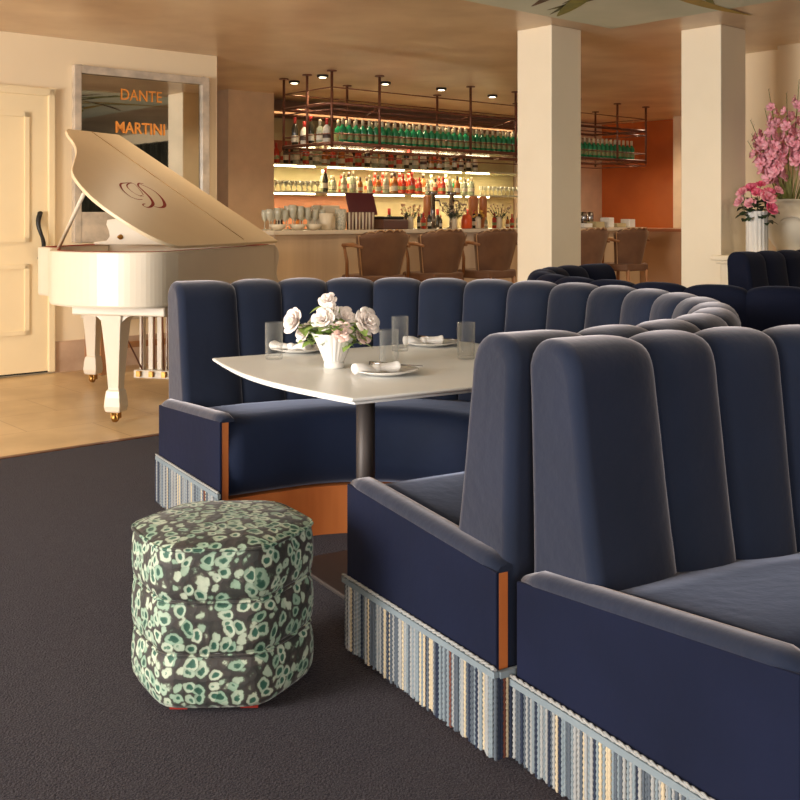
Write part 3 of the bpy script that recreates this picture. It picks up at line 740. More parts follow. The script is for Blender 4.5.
for li, v in enumerate(DL.values()):
    c = smooth_poly([(a, b) for a, b, _ in v], 5); g = []
    for i, (a, b) in enumerate(c):
        f = i/5; k = min(int(f), len(v)-2); wd = (v[k][2]*(1-f+k)+v[k+1][2]*(f-k))*1.35+.0016
        q = c[min(i+1, len(c)-1)]; p = c[max(i-1, 0)]; d2 = Vector((q[0]-p[0], q[1]-p[1])).normalized(); nx, ny = -d2.y, d2.x
        g.append([L0+PS*(a+nx*wd)+LD*(b+ny*wd)+LN*(.0226+li*.0002), L0+PS*(a-nx*wd)+LD*(b-ny*wd)+LN*(.0226+li*.0002)])
    m.rings(g, 0, False, False, closed=False)
lg = m.build('script_letter', 'red_ink', lo); lg['label'] = 'dark red ornate script letter D painted on the lid'
# prop stick
m = M(); m.tube([PP(-1.10, 1.14, ZT-.01), L0+PS*(-1.835)+LD*.60], .013, 8); m.build('lid_prop', 'white_gloss', pn)
# legs
def pleg(s_, t, nm='leg'):
    m = M(); c = PP(s_, t); rg = []
    for z, h in ((.062, .036), (.068, .048), (.10, .054), (.155, .050), (.195, .044), (.205, .035), (.40, .047), (.58, .062), (.62, .066), (.66, .07)):
        rg.append([c+PS*sx*h+PK*sy*h+Z*z for sx, sy in ((-1, -1), (1, -1), (1, 1), (-1, 1))])
    m.rings(rg, 0, False, True)
    lg = m.build(nm, 'white_gloss', pn, bevel=.004)
    w_ = M()
    w_.lathe([(.002, -.014), (.026, -.014), (.030, -.008), (.030, .008), (.026, .014), (.002, .014)], c+PS*-.01+Z*.030, 18, axis=PK)
    w_.box(c+PK*.02+Z*.042, (.05, .006, .04), PS, PK); w_.box(c-PK*.02+Z*.042, (.05, .006, .04), PS, PK); w_.lathe([(.026, .054), (.028, .064)], c, 14)
    w_.build('caster', 'brass', lg)
    # curved brackets
    for dx in (-1, 1):
        b = M(); br = [(0, 0), (0, -.10)]+[(.12*(1-math.cos(q*PI/10)), -.10+.10*math.sin(q*PI/10)) for q in range(1, 6)]
        b.prism([(x+.05, z) for x, z in br], c+Z*.665-PS*.05, PK*dx, Z, PS, .10); b.build('leg_bracket', 'white_gloss', lg)
    return lg
pleg(-1.60, .425); pleg(-.25, 1.375); pleg(-.25, .10)
M().box(PP(-1.60, .36, .69), (.20, .62, .06), PS, PK).build('leg_block', 'white_gloss', pn, bevel=.01); M().box(PP(-.25, .72, .69), (.20, 1.30, .06), PS, PK).build('leg_block', 'white_gloss', pn, bevel=.01)
# pedal lyre
ly = M().box(PP(-.42, .76, .115), (.13, .30, .06), PS, PK).build('pedal_box', 'white_gloss', pn, bevel=.006)
for dt in (-.10, -.03, .04, .11):
    M().box(PP(-.42, .76+dt, .42), (.03, .034, .56), PS, PK).build('lyre_rod', 'white_gloss', ly)
for dt in (-.10, 0, .10):
    m = M(); m.tube([PP(-.45, .76+dt, .68), PP(-.45, .76+dt, .15)], .005, 6); m.build('pedal_rod', 'iron', ly)
    m = M(); m.box(PP(-.37, .76+dt, .10), (.16, .026, .012), PS, PK); m.box(PP(-.50, .76+dt, .12), (.03, .03, .04), PS, PK); m.build('pedal', 'brass', ly)
m = M(); m.tube([PP(-.75, .98, .70), PP(-.46, .84, .12)], .006, 6); m.tube([PP(-.75, .55, .70), PP(-.46, .68, .12)], .006, 6); m.build('lyre_brace', 'iron', ly)
# piano bench behind the keyboard
bn = thing('piano_bench', 'low wooden piano bench partly seen under the white piano', 'bench', AB(3.95, 8.0))
M().box(AB(4.05, 7.98, .46), (.9, .34, .07), A, B).build('seat', 'white_gloss', bn, bevel=.01)
for sa in (-.4, .4):
    for sb in (-.13, .13):
        M().box(AB(4.05+sa, 7.98+sb, .21), (.045, .045, .43), A, B).build('leg', 'stoolwood', bn)
M().box(AB(4.05, 7.85, .22), (.8, .03, .05), A, B).build('stretcher', 'stoolwood', bn)

# ------------------------------------------------------------------ bar counter
br = thing('bar_counter', 'long bar counter with pale marble top and veined stone front', 'bar', AB(8, 8.1))
poly = [(5.30, 7.93), (5.34, 7.90), (10.83, 7.90), (10.83, 8.52), (5.34, 8.52), (5.30, 8.45)]
M().prism(poly, Vector((0, 0, -.012)), A, B, Z, 1.107).build('front_panel', 'barfront', br)
poly = [(5.25, 7.90), (5.30, 7.86), (10.9, 7.86), (10.9, 8.56), (5.25, 8.56)]
M().prism(poly, Vector((0, 0, 1.095)), A, B, Z, .04).build('countertop', 'bartop', br, bevel=.005)
MT['tanpanel'] = mat('tan_leather_panel', (.46, .27, .15), .5, col2=(.40, .22, .12), nscale=2)
M().box(AB(11.3, 7.3, .535), (.9, 2.3, 1.094), A, B).build('return_panel', 'tanpanel', br)
M().box(AB(11.3, 7.3, 1.10), (.96, 2.36, .036), A, B).build('return_top', mat('red_brown_top', (.35, .12, .05), .3), br)

# bar stools, facing the bar
def stool():
    t = thing('bar_stool', '', 'bar stool')
    # local frame: x right (A), y towards the bar (B)
    m = M(); rg = []; nx = 6
    W0, W1 = .215, .305
    NX = 36; NZ = 14; grid = []
    for k in range(NZ+1):
        f = k/NZ; z = .70+.42*f; hw = W0+(W1-W0)*min(1, f*1.1)
        if f > .9: hw -= .05*((f-.9)/.1)**2
        row = []
        for i in range(NX+1):
            x = -1+2*i/NX; lobe = abs(math.sin(x*3*PI)) if True else 0
            y = -.02-.10*f*.6+ (x*x)*.12
            zz = z+(.020*lobe-.045*x*x*x*x if f > .95 else 0)
            row.append(Vector((x*hw, y, zz)))
        grid.append(row)
    outer_ = grid
    back = [[p+Vector((0, -.022, 0)) for p in r] for r in grid]
    front = [[p+Vector((0, .022+.018*abs(math.sin((-1+2*i/NX)*3*PI)), 0)) for i, p in enumerate(r)] for r in grid]
    rings = [b+list(reversed(f)) for b, f in zip(back, front)]
    m.rings(rings, 0, True, True); m.build('backrest', 'suede', t)
    pp = [back[k][0]+Vector((-.004, -.001, 0)) for k in range(NZ+1)]+[back[NZ][i]+Vector((0, -.001, .003)) for i in range(1, NX)]+[back[k][NX]+Vector((.004, -.001, 0)) for k in range(NZ, -1, -1)]
    M().tube(pp, .006, 6).build('piping', mat('tan_piping', (.45, .27, .14), .5), t)
    m = M(); m.prism([(-.20, -.05), (.20, -.05), (.245, .10), (.24, .36), (.18, .42), (-.18, .42), (-.24, .36), (-.245, .10)], Vector((0, 0, .64)), Vector((1, 0, 0)), Vector((0, 1, 0)), Z, .085, smooth=False)
    m.build('seat', 'suede', t, bevel=.02, seg=3)
    for sx in (-1, 1):
        M().tube([(sx*.285, .00, .985), (sx*.29, .12, 1.005), (sx*.285, .28, 1.0)], [.014, .020, .018], 8).build('armrest', 'stoolwood', t)
        M().tube([(sx*.285, .26, .99), (sx*.27, .24, .85), (sx*.235, .28, .67)], [.014, .016, .018], 8).build('arm_post', 'stoolwood', t)
        for sy, y0 in ((-1, -.03), (1, .36)):
            M().tube([(sx*.17, y0, .66), (sx*.20, y0+sy*.05, .012)], [.021, .014], 8).build('leg', 'stoolwood', t)
    for z, y in ((.26, .40), (.33, -.055)):
        M().tube([(-.188, y, z), (.188, y, z)], .010, 8).build('footrest', 'stoolwood', t)
    for sx in (-1, 1): M().tube([(sx*.188, -.06, .30), (sx*.188, .39, .30)], .010, 8).build('stretcher', 'stoolwood', t)
    return t
st = stool(); index_kids()
SL = ['brown scalloped bar stool nearest the piano, first at the left of the bar', 'brown scalloped bar stool, second from the left of the bar', 'brown scalloped bar stool directly left of the cream column', None, 'brown scalloped bar stool directly right of the cream column, half hidden by it', 'brown scalloped bar stool at the far right, beside the tan bar panel']
rz = math.atan2(A.y, A.x); k = 0
for i in range(6):
    if i == 3: continue      # fully hidden by the column
    o = st if k == 0 else copy_tree(st)
    k += 1
    o.location = AB(6.287-.13+.75*i, 7.30); o.rotation_euler = (0, 0, rz)
    tag(o, SL[i], 'bar stool', 'bar stools along the counter')
# ------------------------------------------------------------------ hanging rack
a0, a1, f0, f1 = 6.29, 11.51, 8.30, 9.14
rk = thing('hanging_bottle_rack', 'rusty bronze pipe rack hung from the ceiling over the bar, loaded with green bottles', 'rack', AB((a0+a1)/2, (f0+f1)/2, 1.96))
for b in (f0, f1):
    for a in ((a0, 6.91, 8.24, 8.98, 10.1, 10.9, a1) if b == f0 else (a0, 7.14, 8.51, 9.9, a1)):
        m = M(); m.tube([AB(a, b, 1.96), AB(a, b, CEIL)], .014, 8); m.build('post', 'iron', rk)
        M().lathe([(.05, CEIL-.012), (.05, CEIL-.001)], AB(a, b), 14).build('ceiling_flange', 'iron', rk)
M().tube([AB(a0, (f0+f1)/2, 1.96), AB(a0, (f0+f1)/2, CEIL)], .014, 8).build('post', 'iron', rk)
M().lathe([(.05, CEIL-.012), (.05, CEIL-.001)], AB(a0, (f0+f1)/2), 14).build('ceiling_flange', 'iron', rk)
for z, r in ((2.0, .018), (2.40, .016), (1.94, .007), (2.10, .006), (2.56, .006), (2.34, .007)):
    for p, q in (((a0, f0), (a1, f0)), ((a0, f1), (a1, f1)), ((a0, f0), (a0, f1)), ((a1, f0), (a1, f1))):
        m = M(); m.tube([AB(*p, z), AB(*q, z)], r, 8); m.build('rail', 'iron', rk)
m = M(); m.box(AB((a0+a1)/2, (f0+f1)/2, 1.997), (a1-a0, f1-f0, .008), A, B); m.build('bottle_shelf', 'glass', rk)
for a in (6.9, 8.24, 8.98, 10.1): 
    for z in (1.985, 2.40): M().tube([AB(a, f0, z), AB(a+.5, f1, z)], .007, 6).build('cross_brace', 'iron', rk)

# bottles
def dif(name, c, r=.2, t=0, e=0): 
    return mat(name, c, r, trans=t, emit=e)
BG = {}
def bottle(kind, body, cap, label, prof, lab=(.05, .14)):
    m = M(); m.lathe(prof, (0, 0, 0), 12)
    zt = prof[-1][1]; rb = max(p[0] for p in prof)
    m.lathe([(.0165, zt-.055), (.0165, zt+.006), (.012, zt+.008)], (0, 0, 0), 10, 1)
    m.lathe([(rb+.0008, lab[0]), (rb+.0008, lab[1])], (0, 0, 0), 12, 2, caps=False)
    me = m.build('bottle', [body, cap, label]); return me
P1 = [(.034, 0), (.041, .004), (.041, .155), (.036, .175), (.016, .195), (.0150, .255), (.0155, .262)]
P2 = [(.030, 0), (.042, .004), (.043, .12), (.036, .17), (.015, .20), (.0135, .25), (.014, .255)]
P3 = [(.030, 0), (.037, .004), (.037, .19), (.028, .23), (.015, .25), (.0135, .30), (.014, .305)]
g_green = mat('green_glass', (.012, .20, .075), .12, col2=(.015, .22, .09), nscale=30, coat=.5)
c_pale = mat('pale_capsule', (.55, .45, .30), .4); c_red = mat('red_capsule', (.45, .03, .02), .4); c_dark = mat('dark_capsule', (.05, .03, .02), .4)
l_tan = mat('tan_label', (.42, .27, .12), .6, col2=(.10, .30, .12), nscale=35); l_white = mat('white_label', (.75, .70, .58), .6, col2=(.55, .5, .4), nscale=40)
l_red = mat('red_label', (.55, .06, .03), .6); l_dark = mat('dark_label', (.08, .05, .04), .6)
g_clear = mat('pale_green_glass', (.62, .66, .48), .08, col2=(.45, .5, .34), nscale=25, coat=.5, trans=.35)
g_amber = mat('amber_glass', (.48, .17, .03), .1, col2=(.3, .08, .015), nscale=20, coat=.5)
g_red = mat('red_liquor', (.58, .05, .02), .1, col2=(.4, .03, .015), nscale=20, coat=.5)
g_dark = mat('dark_wine_glass', (.035, .03, .018), .1, coat=.5)
g_cream = mat('cream_bottle', (.62, .48, .28), .3)
protos = {'green': bottle('g', g_green, c_pale, l_tan, P1, (.05, .12)), 'clear': bottle('c', g_clear, c_pale, l_white, P2, (.05, .10)), 'amber': bottle('a', g_amber, c_dark, l_white, P2, (.03, .09)), 'red': bottle('r', g_red, c_red, l_tan, P1, (.05, .10)), 'dark': bottle('d', g_dark, c_red, l_white, P3, (.05, .12)), 'cream': bottle('e', g_cream, c_dark, l_red, P1, (.06, .12)), 'white': bottle('w', l_white, c_red, l_dark, P2, (.06, .10))}
used = set()
def put(kind, loc, lb, grp, sc_=1.0):
    p = protos[kind]
    if kind in used: o = p.copy(); COL.objects.link(o)
    else: o = p; used.add(kind)
    o.location = loc; o.rotation_euler = (0, 0, random.uniform(0, 6)); o.scale = (sc_, sc_, sc_*1.0)
    tag(o, lb, 'bottle', grp); return o
random.seed(21)
a = 6.52
while a < 11.40:
    put('green', AB(a, 8.42, 2.002), 'green glass bottle with tan label in the front row of the hanging rack', 'green bottles in the front row of the hanging rack'); a += .088
a = 6.60
while a < 11.40:
    put('green', AB(a, 8.60, 2.002), 'green glass bottle in the second row of the hanging rack', 'green bottles in the second row of the hanging rack'); a += .11
for i, (kd, lb) in enumerate((('dark', 'dark wine bottle with red cap at the far left corner of the hanging rack'), ('white', 'white-labelled bottle second from the left end of the hanging rack'), ('dark', 'dark bottle with white label on the left side of the hanging rack'), ('clear', 'clear bottle on the left side of the hanging rack'), ('white', 'white bottle next to the first green ones on the hanging rack'))):
    put(kd, AB(6.37+.02*(i % 2), 9.05-.14*i, 2.002), lb, 'mixed bottles on the left side of the rack', 1.0)
# back bar
bb = thing('back_bar', 'back bar with two lit shelves and a niche behind the counter', 'shelving', AB(8.8, 10.5))
MT['niche'] = mat('cream_niche_panel', (.52, .44, .25), .5, col2=(.42, .34, .18), nscale=2)
M().box(AB(9.3, 10.83, 1.75), (4.7, .03, 1.50), A, B).build('back_panel', 'niche', bb)
M().box(AB(8.75, 10.805, 2.07), (3.5, .02, .30), A, B).build('upper_panel', mat('dark_red_panel', (.30, .08, .035), .5), bb)
M().box(AB(7.9, 10.805, 1.25), (1.9, .02, .56), A, B).build('lower_panel', mat('terracotta_panel', (.42, .17, .08), .5), bb)
M().box(AB(9.3, 10.56, .46), (4.7, .55, .95), A, B).build('base_cabinet', mat('warm_red_wood', (.34, .10, .04), .5), bb)
M().box(AB(9.3, 10.55, .95), (4.7, .6, .035), A, B).build('worktop', 'bartop', bb)
for z, a_end in ((1.895, 11.6), (1.562, 11.6)):
    M().box(AB((6.95+a_end)/2, 10.55, z), (a_end-6.95, .5, .02), A, B).build('shelf', mat('glass_shelf', (.6, .6, .45), .15), bb)
    for s0, s1 in ((6.96, 7.55), (7.75, 9.0), (9.15, 10.05), (10.15, 10.60)):
        M().box(AB((s0+s1)/2, 10.31, z-.018), (s1-s0, .02, .020), A, B).build('light_strip', 'strip', bb)
    area('shelf_strip_glow', AB(9.2, 10.5, z-.04), -Z, 4.3, .06, 20, (1, .82, .52)).rotation_euler = (0, 0, rz)
area('niche_cove_glow', AB(9.2, 10.55, 2.55), B*.4-Z, 4.3, .06, 6, (1, .82, .48)).rotation_euler = (0, 0, rz)
M().box(AB(9.3, 10.7, 2.55), (4.7, .28, .05), A, B).build('top_cornice', 'browndark', bb)
def glassware(nm, prof, m_, n=14): return M().lathe(prof, (0, 0, 0), n).build(nm, m_)
SHL = {'green': 'green', 'clear': 'pale clear', 'amber': 'amber', 'red': 'red', 'dark': 'dark', 'cream': 'cream', 'white': 'white'}
row = 0
a = 7.02
while a < 10.5:
    kd = random.choices(['amber', 'red', 'dark', 'cream', 'clear', 'white'], (4, 3, 4, 2, 2, 2))[0]
    put(kd, AB(a, 10.36 if (row := 1-row) else 10.52, 1.906), SHL[kd]+' liquor bottle on the upper lit shelf behind the bar', SHL[kd]+' bottles on the upper lit shelf', random.uniform(.80, 1.05)); a += random.uniform(.058, .085)
a = 7.75
while a < 10.4:
    kd = random.choices(['amber', 'red', 'dark', 'cream', 'clear', 'white', 'green'], (3, 4, 1, 2, 6, 2, .6))[0] if not 8.75 < a < 9.4 else random.choices(['red', 'amber'], (4, 1))[0]
    put(kd, AB(a, 10.36 if (row := 1-row) else 10.52, 1.573), SHL[kd]+' liquor bottle on the lower lit shelf behind the bar', SHL[kd]+' bottles on the lower lit shelf', random.uniform(.75, 1.1)); a += random.uniform(.055, .085)
gl_m = mat('frosted_glassware', (.92, .88, .68), .08, trans=.5, coat=.4)
gprof = [(.03, 0), (.032, .004), (.006, .01), (.005, .06), (.03, .085), (.034, .13), (.032, .13), (.002, .08)]
gp = glassware('coupe_glass', gprof, gl_m); first = True
def putg(p0, loc, lb, cat, grp, s_=1, flag=[0]):
    if p0.get('placed'): o = p0.copy(); COL.objects.link(o)
    else: o = p0; p0['placed'] = 1
    o.location = loc; o.scale = (s_,)*3; tag(o, lb, cat, grp); return o
for i in range(9):
    for j in range(2): putg(gp, AB(7.02+i*.078, 10.38+j*.12, 1.573), 'clear stemmed glass at the left end of the lower lit shelf', 'glass', 'stemmed glasses on the lower lit shelf')
for i in range(10): putg(gp, AB(10.55+i*.085, 10.42, 1.573), 'clear stemmed glass at the right end of the lower lit shelf', 'glass', 'stemmed glasses at the right end of the lower shelf')
# items on the counter top
CT = 1.136
tall = glassware('stemmed_glass', [(.035, 0), (.036, .004), (.006, .012), (.005, .10), (.035, .135), (.042, .20), (.038, .245), (.036, .245), (.002, .125)], gl_m)
random.seed(4)
for i in range(8):
    for j in range(2): putg(tall, AB(5.48+i*.088+.04*j, 8.20+j*.14, CT), 'clear stemmed glass in the crowd at the left end of the bar top', 'glass', 'stemmed glasses at the left end of the bar', random.uniform(.75, 1.0))
def single(nm, prof, m_, loc, lb, cat, n=20, flute=None):
    o = M().lathe(prof, (0, 0, 0), n, flute=flute).build(nm, m_); o.location = loc; tag(o, lb, cat); return o
china2 = mat('cream_bowl', (.74, .64, .47), .3)
bowlp = [(.03, 0), (.035, .002), (.055, .012), (.085, .055), (.082, .055), (.05, .016), (.001, .012)]
single('snack_bowl', bowlp, china2, AB(5.45, 8.02, CT), 'cream bowl at the left corner of the bar top', 'bowl')
single('snack_bowl', bowlp, china2, AB(5.66, 8.0, CT), 'cream bowl, middle one of the three on the left of the bar top', 'bowl')
single('snack_bowl', bowlp, china2, AB(5.83, 7.98, CT), 'cream bowl of snacks left of the white ice bucket', 'bowl')
single('ice_bucket', [(.05, 0), (.055, .003), (.07, .16), (.067, .16), (.05, .01), (.001, .01)], china2, AB(6.01, 8.02, CT), 'white ice bucket on the bar top beside the snack bowl', 'bucket')
single('textured_vase', [(.045, 0), (.05, .004), (.058, .20), (.054, .20), (.045, .01), (.001, .01)], mat('speckled_grey', (.30, .31, .24), .4, col2=(.65, .6, .48), nscale=70), AB(6.20, 8.04, CT), 'speckled grey cylinder pot on the bar top left of the striped cups', 'pot')
stripe = [mat('cup_cream', (.70, .60, .45), .4), mat('cup_brown', (.14, .07, .05), .4)]
for i in range(4):
    m = M()
    for k in range(12):
        a0_, a1_ = 2*PI*k/12, 2*PI*(k+1)/12
        q = [(.036, 0), (.040, .17)]
        m.add([Vector((r*math.cos(t), r*math.sin(t), z)) for r, z in q for t in (a0_, (a0_+a1_)/2, a1_)], [(0, 1, 4, 3), (1, 2, 5, 4)], k % 2, True)
    m.lathe([(.034, 0), (.036, .0)], (0, 0, 0), 12, 0)
    o = m.build('striped_cup', stripe, solid=.002); o.location = AB(6.32+i*.085, 8.04, CT)
    tag(o, 'tall brown and cream striped cup in the row on the bar top', 'cup', 'striped cups on the bar')
tr = thing('record_player', 'low dark wooden box on the bar top behind the first bar stool', 'box', AB(6.86, 8.12, CT))
M().box(AB(6.86, 8.12, CT+.05), (.34, .28, .10), A, B).build('case', mat('dark_wood_box', (.12, .05, .03), .3), tr, bevel=.01)
M().box(AB(6.86, 8.12, CT+.115), (.28, .22, .03), A, B).build('lid', 'black', tr, bevel=.01)
sc1 = thing('till_screen', 'tilted dark maroon till screen behind the bar below the lit shelves', 'screen', AB(6.76, 8.42, CT))
M().box(AB(6.76, 8.42, CT+.02), (.20, .16, .03), A, B).build('stand_foot', 'black', sc1, bevel=.004)
M().box(AB(6.76, 8.43, CT+.10), (.05, .03, .16), A, B).build('stand_neck', 'black', sc1)
M().box(AB(6.74, 8.39, CT+.26), (.40, .02, .24), (A+B*.1).normalized(), (B-Z*.35).normalized(), (Z+B*.35).normalized()).build('display', mat('maroon_screen', (.09, .014, .02), .3), sc1, bevel=.006)
sc2 = thing('till_printer', 'cream receipt printer in front of a terracotta tablet, left of the till screen', 'printer', AB(6.30, 8.45, CT))
M().box(AB(6.30, 8.42, CT+.19), (.22, .20, .10), A, B).build('printer_body', china2, sc2, bevel=.012)
M().box(AB(6.30, 8.45, CT+.07), (.26, .22, .14), A, B).build('printer_base', china2, sc2, bevel=.01)
# middle and right of the bar: taps, jars, bunches, bottles
for i, a in enumerate((7.57, 7.85)):
    tp = thing('beer_tap', ['steel beer tap column over the bar top left of the dried flowers', 'steel beer tap column over the bar top behind the dried flowers'][i], 'tap', AB(a, 8.2, CT))
    M().lathe([(.05, 0), (.05, .012), (.028, .02), (.026, .36), (.05, .365), (.05, .40), (.002, .402)], AB(a, 8.2, CT), 16).build('column', 'steel', tp)
    M().tube([AB(a, 8.2, CT+.30), AB(a, 8.10, CT+.30), AB(a, 8.08, CT+.24)], .008, 8).build('spout', 'steel', tp)
tile_m = mat('copper_panel', (.55, .22, .08), .35, col2=(.42, .15, .05))
for a, wd, lb in ((7.70, .10, 'tall copper canister behind the bar, beside the left beer tap'), (8.40, .11, 'tall copper canister behind the bar, middle one of three'), (8.56, .09, 'tall copper canister behind the bar, rightmost of three')):
    o = M().lathe([(wd*.5, 0), (wd*.5, .34), (wd*.45, .36), (.01, .365)], (0, 0, 0), 16).build('canister', tile_m); o.location = AB(a, 8.42, CT); tag(o, lb, 'canister')
def bunch(a, b, n, seed, col, lb, z0=CT, sp=.13, hh=.24):
    r2 = random.Random(seed); c = AB(a, b, z0)
    v = thing('small_vase', lb, 'vase', c)
    M().lathe([(.025, 0), (.03, .003), (.03, .11), (.022, .13), (.019, .13), (.02, .01), (.001, .01)], c, 14).build('vase_body', china2, v)
    m = M(); f = M()
    for i in range(n):
        e = c+Vector((r2.uniform(-sp, sp), r2.uniform(-sp, sp)*.7, r2.uniform(hh*.7, hh*1.15)))
        m.tube([c+Z*.08, (c+e)/2+Z*.03, e], .0016, 4)
        f.lathe([(.002, -.008), (.013, 0), (.009, .01), (.001, .012)], e, 6)
        leafblade(m, (c+e)/2+Z*.03, Vector((r2.uniform(-1, 1), r2.uniform(-1, 1), .4)), .05, .02)
    s_ = tag(m.build('flower_stems', 'leafdark'), 'thin dark stems standing in the '+lb.split(' holding')[0], 'stems', kind='stuff')
    f.build('flower_heads', col, s_)['kind'] = 'stuff'
bunch(7.72, 8.02, 46, 1, mat('dried_pale_flowers', (.42, .32, .22), .8), 'small cream vase holding a round bunch of dried pale flowers')
bunch(8.41, 8.02, 26, 2, mat('dusty_flowers', (.50, .36, .24), .8), 'small cream vase holding wispy pale flowers left of the column')
bunch(7.12, 8.05, 22, 3, mat('peach_flowers', (.62, .36, .20), .8), 'small cream vase holding peach flowers beside the dark box', sp=.10, hh=.22)
bunch(8.06, 8.0, 16, 6, mat('yellow_flowers', (.70, .40, .06), .8), 'small cream vase holding short orange-yellow flowers', sp=.07, hh=.17)
o = M().lathe([(.05, 0), (.06, .01), (.06, .09), (.05, .13), (.035, .15), (.001, .155)], (0, 0, 0), 12).build('fruit_jar', mat('orange_red_jar', (.75, .10, .02), .3)); o.location = AB(7.94, 8.06, CT); tag(o, 'bright orange-red jar on the bar top between the flower vases', 'jar')
random.seed(9)
for i in range(26):
    a = 7.22+i*.085
    if any(abs(a-q) < .055 for q in (7.12, 7.57, 7.85, 7.72, 7.94, 8.06, 8.41)) or 9.4 < a: continue
    kd = random.choice(['red', 'dark', 'clear', 'amber', 'clear', 'dark', 'cream']); put(kd, AB(a, 8.16+random.uniform(-.03, .03), CT), SHL[kd]+' short bottle in the clutter on the bar top between stools and taps', SHL[kd]+' bottles on the bar top', random.uniform(.42, .66))
for i in range(6):
    o = glassware('steel_jug', [(.035, 0), (.045, .004), (.045, .13), (.036, .19), (.033, .19), (.04, .01), (.001, .01)], 'steel') if i == 0 else o.copy()
    if i: COL.objects.link(o)
    o.location = AB(9.75+.13*i, 8.34, CT); tag(o, 'short steel jug among the bar tools on the counter', 'jug', 'steel jugs on the bar top')
jg = glassware('drip_jug', [(.045, 0), (.055, .004), (.05, .20), (.046, .20), (.04, .01), (.001, .01)], china2)
jg.location = AB(9.60, 8.3, CT+.0); tag(jg, 'pale jug standing behind the column at the right part of the bar', 'jug')
for i, (a, wd, h, c, lb) in enumerate(((9.83, .16, .05, 'china', 'white folded menu stack right of the column on the bar'), (10.06, .17, .07, 'niche', 'cream box of straws right of the column on the bar'), (10.28, .10, .12, 'china', 'small white box standing highest right of the column on the bar'), (10.48, .18, .05, 'niche', 'low cream tray near the right end of the bar'), (10.70, .12, .10, 'china', 'white napkin holder last at the right end of the bar'))):
    o = M().box((0, 0, h/2), (wd, .14, h)).build('caddy_box', c, bevel=.006); o.location = AB(a+.1, 8.06, CT); o.rotation_euler = (0, 0, rz); tag(o, lb, 'box')
# jars and boxes on the back worktop, seen between shelf and counter
for i in range(12):
    kd = random.choice(['amber', 'clear', 'red', 'cream', 'dark']); put(kd, AB(7.1+i*.29, 10.42, .969), SHL[kd]+' tall bottle on the back worktop below the lit shelves', SHL[kd]+' bottles on the back worktop', 1.3)
# recessed downlights
for i, ((x, y), lb) in enumerate(zip([(-1.14, 11.22), (-.8, 10.75), (-.16, 11.3), (.47, 11.82), (1.11, 12.5)], ['leftmost', 'second from left', 'middle', 'fourth from left', 'rightmost'])):
    dl = thing('downlight', 'small round recessed ceiling spotlight over the bar, '+lb+' of five', 'ceiling light', (x, y, CEIL-.02), 'downlights over the bar')
    M().lathe([(.055, -.004), (.06, .0), (.06, .022), (.045, .022), (.045, .004)], (x, y, CEIL-.022), 18).build('bezel', 'black', dl)
    M().lathe([(.002, 0), (.036, 0), (.036, .006)], (x, y, CEIL-.0285), 16).build('lamp', 'lamp', dl)
    spot('downlight_beam', (x, y, CEIL-.05), 30, (1, .78, .50))

# ------------------------------------------------------------------ flowers at right
LW = .973
fv = AB(7.18, 4.17, LW+.001)
o = M().lathe([(.070, 0), (.077, .004), (.077, .30), (.080, .306), (.070, .306), (.066, .02), (.001, .02)], (0, 0, 0), 64, flute=lambda k, z: 1+.05*math.cos(2*PI*k/4)).build('fluted_vase', 'china'); o.location = fv; o.scale = (1, 1, 1.07)
tag(o, 'tall white fluted cylinder vase with hot pink roses beside the big urn', 'vase')
ur = AB(7.66, 4.17, LW+.001)
uv = thing('urn', 'large cream ceramic urn full of pink gladioli on the low wall', 'urn', ur)
M().lathe([(.085, 0), (.09, .012), (.085, .03), (.125, .08), (.165, .16), (.170, .21), (.155, .265), (.115, .305), (.098, .33), (.10, .365), (.112, .385), (.102, .385), (.088, .36), (.088, .33), (.13, .25), (.10, .06), (.001, .05)], ur, 40).build('urn_body', 'ceramic', uv)
sd = (-ur).normalized(); sd.z = 0; sr = Vector((-sd.y, sd.x, 0))
m = M(); pts = [ur+sd*(.155+.01*math.sin(i))+sr*(.07*math.cos(i*.7))+Z*(.235+.03*math.sin(i*.9)) for i in range(8)]
m.tube(pts, [.004, .007, .008, .008, .007, .008, .006, .003], 6); m.build('rope_relief', 'ceramic', uv)
PK_ = [(-.085, .035, 0, .040), (-.04, .055, .02, .045), (-.10, -.01, .0, .038), (.005, .03, -.04, .040), (-.035, -.02, -.05, .038), (.07, .03, .02, .045), (.06, .005, -.05, .052), (.08, -.045, -.03, .045), (.12, .045, .02, .034), (.02, .075, .03, .032)]
PL = ['leftmost', 'upper left', 'lower left, small', 'central', 'lower central', 'upper right', 'large front right', 'low right, drooping', 'far right by the urn', 'topmost']
for i, (x, z, y, R) in enumerate(PK_):
    R *= 1.12; x *= 1.25; z = z*1.5+.062
    hd = fv+sr*(-x*1.0)*-1+Z*(.35+z)+sd*(-y); N = (sr*(x*3)+sd*.35+Z*(.2+z*2)).normalized()
    flower('pink_rose', fv+Vector((x*.1, 0, .1)), hd, N, R, 40+i, 'hotpink' if i % 2 else 'glad', 'hot pink rose in the fluted vase, '+PL[i]+' of the bunch', 'rose', 'hot pink roses in the fluted vase', 7, 'leafdark', .085, 3)
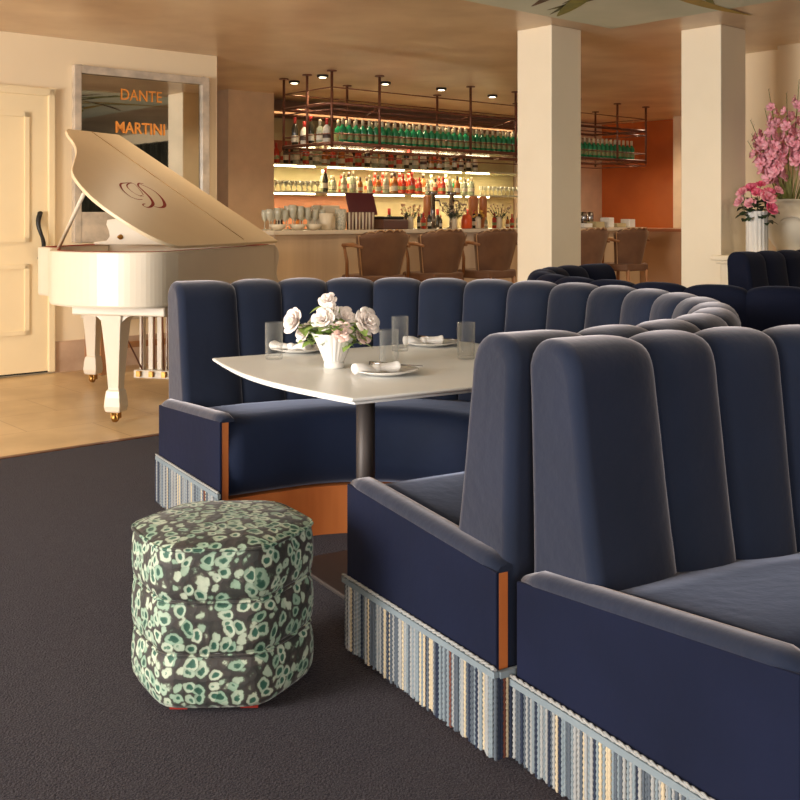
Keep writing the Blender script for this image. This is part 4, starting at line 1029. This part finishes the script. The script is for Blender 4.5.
# gladioli
fm = M(); 
for k in range(6): petal_surface(fm, Vector((0, 0, 0)), Z, PI/3*k, .004, .036, .045, .62, .012, n=3)
fproto = fm.build('floret', 'glad', solid=.0008); first_f = [True]
def glad(i, dx, dy, L, lb):
    t = thing('gladiolus', lb, 'flower', ur, 'gladioli in the urn'); t.name = 'gladiolus'
    r2 = random.Random(i); p0 = ur+Z*.20; d = (sr*dx+sd*dy+Z).normalized(); tip = ur+Z*.36+d*L
    mid = p0.lerp(tip, .5)-(sr*dx+sd*dy)*.04
    pts = [p0.lerp(mid, .5), mid, mid.lerp(tip, .5)+Z*.0, tip]
    pts = [ur+Z*.22+(sr*dx+sd*dy)*.02]+pts
    M().tube(pts, [.006, .006, .005, .004, .0015], 6).build('stem', 'stem', t)
    n = 11
    for k in range(n):
        f = .40+.48*k/n; c = (ur+Z*.30).lerp(tip, f); a = k*2.4+i
        nd = (sr*math.cos(a)+sd*(.5+.5*math.sin(a))+Z*.3).normalized()
        if first_f[0]: o = fproto; first_f[0] = False
        else: o = fproto.copy(); COL.objects.link(o)
        o.parent = t; o.location = c-ur+nd*.006; o.rotation_euler = nd.to_track_quat('Z', 'Y').to_euler()
        s_ = 1.12-.45*k/n; o.scale = (s_,)*3
    b = M()
    for k in range(6):
        f = .90+.10*k/6; c = (ur+Z*.30).lerp(tip, f); leafblade(b, c, Z+sr*(.25 if k % 2 else -.25), .035, .016, n=3)
    b.build('bud_tip', mat('dark_bud', (.12, .07, .02), .6) if i == 0 else bpy.data.materials['dark_bud'], t)
    for s_ in (-1, 1):
        b = M(); leafblade(b, ur+Z*.25, (d+sr*s_*.18), L*.45, .025, droop=.05); b.build('blade_leaf', 'stem', t)
GL = [(-.52, .15, .50, 'leftmost gladiolus leaning out low over the pink roses'), (-.36, .0, .62, 'second gladiolus from the left in the urn'), (-.20, .2, .66, 'gladiolus left of centre in the urn, leaning forward'), (-.14, -.1, .80, 'tall gladiolus left of centre with a bare dark tip'), (-.02, .1, .74, 'central gladiolus in the urn'), (.06, -.05, .84, 'tallest gladiolus in the urn with a dark bud tip'), (.16, .15, .70, 'gladiolus right of centre in the urn'), (.30, 0, .66, 'gladiolus leaning to the right edge of the picture'), (.45, .1, .58, 'rightmost gladiolus in the urn'), (-.42, -.15, .54, 'low gladiolus at the back left of the urn'), (-.28, .28, .50, 'short gladiolus at the front left of the urn')]
for i, g in enumerate(GL): glad(i, g[0]*1.25, g[1], g[2]*1.03, g[3])
uv.scale = (1.1,)*3
for o in bpy.data.objects:
    if o.name.startswith('gladiolus') and not o.parent: o.scale = (1.12,)*3
